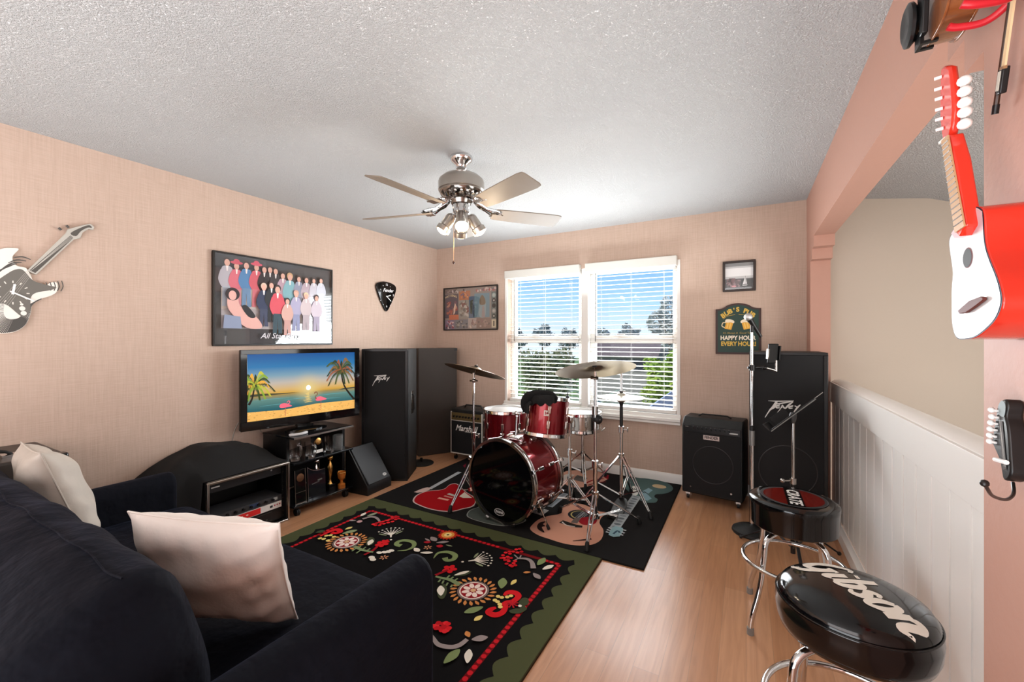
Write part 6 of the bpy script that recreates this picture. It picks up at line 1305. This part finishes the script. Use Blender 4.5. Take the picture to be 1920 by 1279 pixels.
# ---------------------------------------------------------------- railing
t = thing('railing', 'white board railing with flat top board along the stairwell', 'railing', (.56, 2.5, 0))
bd = None
for k in range(18):
    y = 1.21+k*.1465
    if bd is None: bd = MB().box((.552, y+.006, .10), (.567, y+.1405, .867)).build('board', RAILW, t)
    else: c = bd.copy(); LINK(c); c.parent = t; c.location.y = k*.1465
MB().box((.538, 1.21, .868), (.5515, 3.84, 1.012)).build('top_board', RAILW, t, bevel=.001)
MB().box((.5675, 1.21, .098), (.575, 3.84, 1.000)).build('backing_panel', RAILW, t)
b = MB().prism([(.5515, 1.0005), (.63, 1.0005), (.64, 1.012), (.63, 1.026), (.60, 1.032), (.565, 1.026), (.5515, 1.014)], -3.84, -1.21, basis((0, 0, 0), (1, 0, 0), (0, 0, 1), (0, -1, 0))); b.build('cap_rail', RAILW, t)
b = MB().prism([(.528, .0), (.5515, 0), (.5515, .098), (.546, .098), (.540, .08), (.528, .07)], -3.84, -1.21, basis((0, 0, 0), (1, 0, 0), (0, 0, 1), (0, -1, 0))); b.build('bottom_board', RAILW, t)

# ---------------------------------------------------------------- things hung on the near right wall
def XW(x): return basis((x, 0, 0), (0, 1, 0), (0, 0, 1), (1, 0, 0))      # local (u, v, h) -> world y, z and depth towards the wall
REDP = mat('red_lacquer', 'e2321f', .18, coat=.6); CRD = mat('soundboard_white', 'dcd5d3', .35)
t = thing('ukulele', 'small red ukulele with white front hanging on the pink wall', 'ukulele', (.42, 1.05, 1.33))
bo = [(1.137,1.533),(1.15,1.521),(1.147,1.502),(1.138,1.474),(1.133,1.452),(1.138,1.424),(1.138,1.388),(1.137,1.359),(1.126,1.335),(1.107,1.325),(1.073,1.325),(1.038,1.329),(0.996,1.344),(0.968,1.36),(0.953,1.381),(0.955,1.4),(0.968,1.426),(0.987,1.453),(1.002,1.478),(1.009,1.504),(1.012,1.536),(1.022,1.551),(1.049,1.559),(1.1,1.55)]
bo = spline(bo, 4)
MB().prism(bo, 0, .066, XW(.3525)).build('body', REDP, t, smooth=50, bevel=.003)
A = Art(basis((.3525, 0, 0), (0, -1, 0), (0, 0, 1), (-1, 0, 0)), .0003)
F_ = lambda L: [(-p[0], p[1]) for p in L]
A.poly(F_(bo), '1d2238').top(2); cy = sum(p[0] for p in bo)/len(bo); cz = sum(p[1] for p in bo)/len(bo)
A.poly(F_([(cy+(p[0]-cy)*.965, cz+(p[1]-cz)*.982) for p in bo]), CRD).top()
A.poly(F_([(1.138,1.533),(1.1,1.548),(1.045,1.556),(1.014,1.544),(1.011,1.512),(1.037,1.512),(1.087,1.514),(1.123,1.521)]), 'd9b6bb').top(2)
A.build('soundboard', t)
A = Art(basis((.3513, 0, 0), (0, -1, 0), (0, 0, 1), (-1, 0, 0)), .0003)
h0 = [(1.067,1.473)][0]; A.poly(ellipse(-h0[0], h0[1], .019, .0185, 28), '7a1c20').top().poly(ellipse(-h0[0]-.001, h0[1], .0175, .0172, 28), '1c1614'); A.build('sound_hole', t)
br = [(1.089,1.378),(1.068,1.385),(1.043,1.393),(1.003,1.397),(0.993,1.395),(0.993,1.39),(1.007,1.386),(1.027,1.38),(1.055,1.373),(1.081,1.372)]
MB().prism(br, 0, .0055, XW(.3447)).build('bridge', mat('rosewood', '5a1f15', .6), t, bevel=.001)
A = Art(basis((.3515, 0, 0), (0, -1, 0), (0, 0, 1), (-1, 0, 0)), .0003); q0 = [(1.042,1.35)][0]
for k in range(9): A.strk([(-q0[0]-.02+.005*k, q0[1]-.006+.004*sin(k*2)), (-q0[0]-.018+.005*k, q0[1]+.012+.006*cos(k*3))], .0009, '6a6a70')
A.build('scribble', t)
nk = [(1.129,1.716),(1.099,1.714),(1.069,1.655),(1.028,1.524),(1.053,1.51),(1.069,1.521)]
MB().prism(nk, 0, .022, XW(.3355)).build('neck', REDP, t, bevel=.003)
fb = [(1.122,1.713),(1.093,1.712),(1.024,1.523),(1.062,1.52)]; f_ = MB().prism(fb, 0, .0025, XW(.3325)).build('fretboard', mat('fretboard_tan', 'c49a72', .4), t)
c = MB()
for k in range(1, 17): 
    f = k/17; p, q = lerp(fb[0], fb[3], f), lerp(fb[1], fb[2], f); c.cyl((.3322, p[0], p[1]), (.3322, q[0], q[1]), .0009, n=6)
c.build('fret', mat('fret_dark', '4a3a2c', .4), f_)
hd = [(1.151,1.869),(1.138,1.866),(1.111,1.848),(1.101,1.808),(1.094,1.759),(1.101,1.732),(1.113,1.714),(1.143,1.718),(1.156,1.768),(1.156,1.832)]
MB().prism(hd, 0, .013, XW(.3405)).build('headstock', REDP, t, smooth=50, bevel=.004)
nw = MB().prism([(1.139,1.717),(1.107,1.715),(1.105,1.71),(1.138,1.712)], 0, .004, XW(.3335)).build('nut', flat('f0ece4'), t)
for p in [(1.143,1.848),(1.143,1.826),(1.14,1.805),(1.138,1.783),(1.138,1.763),(1.135,1.742)]:
    MB().cyl((.3400, p[0], p[1]), (.3300, p[0]+.004, p[1]), .0032, n=10).build('string_post', flat('f4f2ee'), t)
for p in [(1.082,1.803),(1.081,1.783),(1.08,1.762),(1.08,1.744),(1.081,1.723)]:
    MB().ball((.352, p[0], p[1]), .0105, 12, .9).build('tuning_button', flat('f4f2ee'), t)
# violin, mostly above the frame
t = thing('violin', 'brown violin with black chin rest hanging at the top right edge', 'violin', (.36, 1.157, 1.94))
VW = lambda z: None
vo = spline([(0, 0), (.055, .008), (.092, .045), (.098, .09), (.078, .14), (.057, .175), (.058, .215), (.078, .25), (.083, .30), (.055, .345), (.0, .355), (-.055, .345), (-.083, .30), (-.078, .25), (-.058, .215), (-.057, .175), (-.078, .14), (-.098, .09), (-.092, .045), (-.055, .008)], 4)
VX = basis((.33, 1.157, 1.937), (0, 1, 0), (0, 0, 1), (1, 0, 0)); WOODV = mat('violin_varnish', '7a4524', .25, coat=.5, var=('93562c', 6, (1, 14, 1)))
vi = [(p[0]*.96, .178+(p[1]-.178)*.975) for p in vo]
MB().prism(vi, .004, .046, VX).build('rib', WOODV, t, smooth=50); MB().prism(vo, 0, .0039, VX).build('top_plate', WOODV, t, bevel=.001); MB().prism(vo, .0461, .050, VX).build('back_plate', WOODV, t, bevel=.001)
MB().prism([(-.008, .012), (.008, .012), (.022, .12), (-.022, .12)], -.018, -.008, VX).build('tailpiece', BLK, t, bevel=.002)
MB().lathe([(.001, 0), (.028, .002), (.036, .010), (.036, .016), (.028, .020), (.001, .014)], 24, VX @ M4.Translation((.043, .062, -.012)) @ M4.Rotation(pi, 4, 'X'), sx=1.05, sy=1.25).build('chin_rest', mat('chin_black', '141516', .25), t)
b = MB(); b.X = VX
for x_ in (.02, .045): b.box((x_-.012, -.001, -.010), (x_-.004, .004, .012))
b.box((.008, -.001, -.016), (.041, .03, -.0101)); b.build('chin_rest_clamp', BLK, t)
MB().prism([(-.012, .0), (.012, .0), (.010, .27), (-.010, .27)], -.02, -.004, VX @ M4.Translation((0, .30, 0))).build('neck', BLK, t)
t = thing('violin_hook', 'red coated two prong wall hook under the violin', 'hook', (.42, 1.06, 1.93)); RC = mat('red_rubber', 'c8202c', .3)
pr = spline([(.336, 1.100, 1.921), (.35, 1.102, 1.916), (.385, 1.10, 1.912), (.408, 1.085, 1.925), (.414, 1.06, 1.945), (.408, 1.035, 1.93), (.385, 1.014, 1.896), (.345, 1.002, 1.892), (.322, 1.0, 1.899)], 6, False)
MB().tube(pr, .0066, 10).build('prong', RC, t); MB().box((.4135, 1.045, 1.925), (.4215, 1.075, 1.965)).build('wall_plate', CHROME2, t)
# bow
t = thing('violin_bow', 'violin bow with dark stick and pale hair hung on the pink wall', 'bow', (.41, 1.09, 1.75))
p0, p1 = V((.404, 1.116, 1.748)), V((.404, 1.04, 1.99)); dd = (p1-p0).normalized(); pe = V((0, -dd.z, dd.y))
MB().tube([p0, p0+dd*.02, p1], .0042, 8).build('stick', mat('stick_brown', '3a2418', .35), t); MB().cyl(p0-dd*.004, p0+dd*.012, .0052, n=10).build('screw', BLK, t)
BXX = basis(p0, pe, dd, (1, 0, 0)); MB().box((.0045, .028, -.005), (.020, .072, .005), BXX).build('frog', BLK, t, bevel=.002); MB().box((.007, .034, -.0062), (.016, .066, -.0052), BXX).build('pearl_inlay', mat('pearl', 'c9c4b4', .2), t)
MB().box((.010, .073, -.004), (.021, .25, -.001), BXX).build('hair', mat('bow_hair', 'dcbf94', .6), t); MB().box((.0095, .068, -.0055), (.0215, .0729, .0), BXX).build('ferrule', mat('brass_ferrule', 'b3906a', .35, .8), t)
# guitar headstock wall hook
t = thing('headstock_hook', 'wall hook shaped like a guitar headstock with curled black hook', 'hook', (.42, 1.14, 1.1))
ho = spline([(1.074,1.218),(1.065,1.216),(1.062,1.205),(1.067,1.189),(1.06,1.172),(1.055,1.145),(1.052,1.118),(1.05,1.096),(1.058,1.081),(1.074,1.075),(1.081,1.091),(1.088,1.107),(1.107,1.126),(1.113,1.137),(1.1,1.184),(1.092,1.207)], 3)
MB().prism(ho, 0, .022, XW(.3985)).build('plaque', mat('hook_black', '1a1818', .3), t, bevel=.003)
A = Art(basis((.398, 0, 0), (0, -1, 0), (0, 0, 1), (-1, 0, 0)), .0004); cy = sum(p[0] for p in ho)/len(ho); cz = sum(p[1] for p in ho)/len(ho)
A.poly(F_(spline([(1.078,1.215),(1.067,1.212),(1.065,1.201),(1.071,1.187),(1.088,1.19),(1.088,1.205)], 3)), '8f9a9c').top().poly(F_([(1.085,1.177),(1.074,1.179),(1.06,1.097),(1.074,1.093)]), '3a2c26')
for k in range(3): A.strk(F_([lerp([(1.085,1.187),(1.069,1.1)][0], [(1.085,1.187),(1.069,1.1)][1], 0), (lambda p: (p[0]-.003*k, p[1]))([(1.069,1.1)][0])]), .0008, 'b0aca4')
A.build('face_print', t)
for p in [(1.098,1.195),(1.096,1.183),(1.1,1.171),(1.102,1.159),(1.104,1.147),(1.104,1.136)]: MB().ball((.393, p[0]+.001, p[1]), .0052, 10).cyl((.393, p[0], p[1]), (.3975, p[0]-.010, p[1]), .0022, n=6).build('tuning_peg', flat('e4e4e2'), t)
MB().cyl((.3935, [(1.087,1.107)][0][0], [(1.087,1.107)][0][1]), (.3935, [(1.05,1.111)][0][0], [(1.05,1.111)][0][1]), .004, n=8).build('nut', flat('e9e7e4'), t)
hk = [(.412, 1.112, 1.065)] 
y0_ = [(1.078,1.071)][0]; y1_ = [(1.058,1.056)][0]; y2_ = [(1.029,1.052)][0]; y3_ = [(0.988,1.066)][0]; y4_ = [(0.957,1.084)][0]; y5_ = [(0.944,1.096)][0]
pts = spline([(.412, *y0_), (.405, *y1_), (.385, *y2_), (.355, *y3_), (.338, *y4_), (.330, *y5_)], 6, False)
b = MB().tube(pts, .0026, 8); b.build('hook', mat('hook_black'), t); MB().ball(pts[-1], .006, 10).build('ball_tip', mat('hook_black'), t)
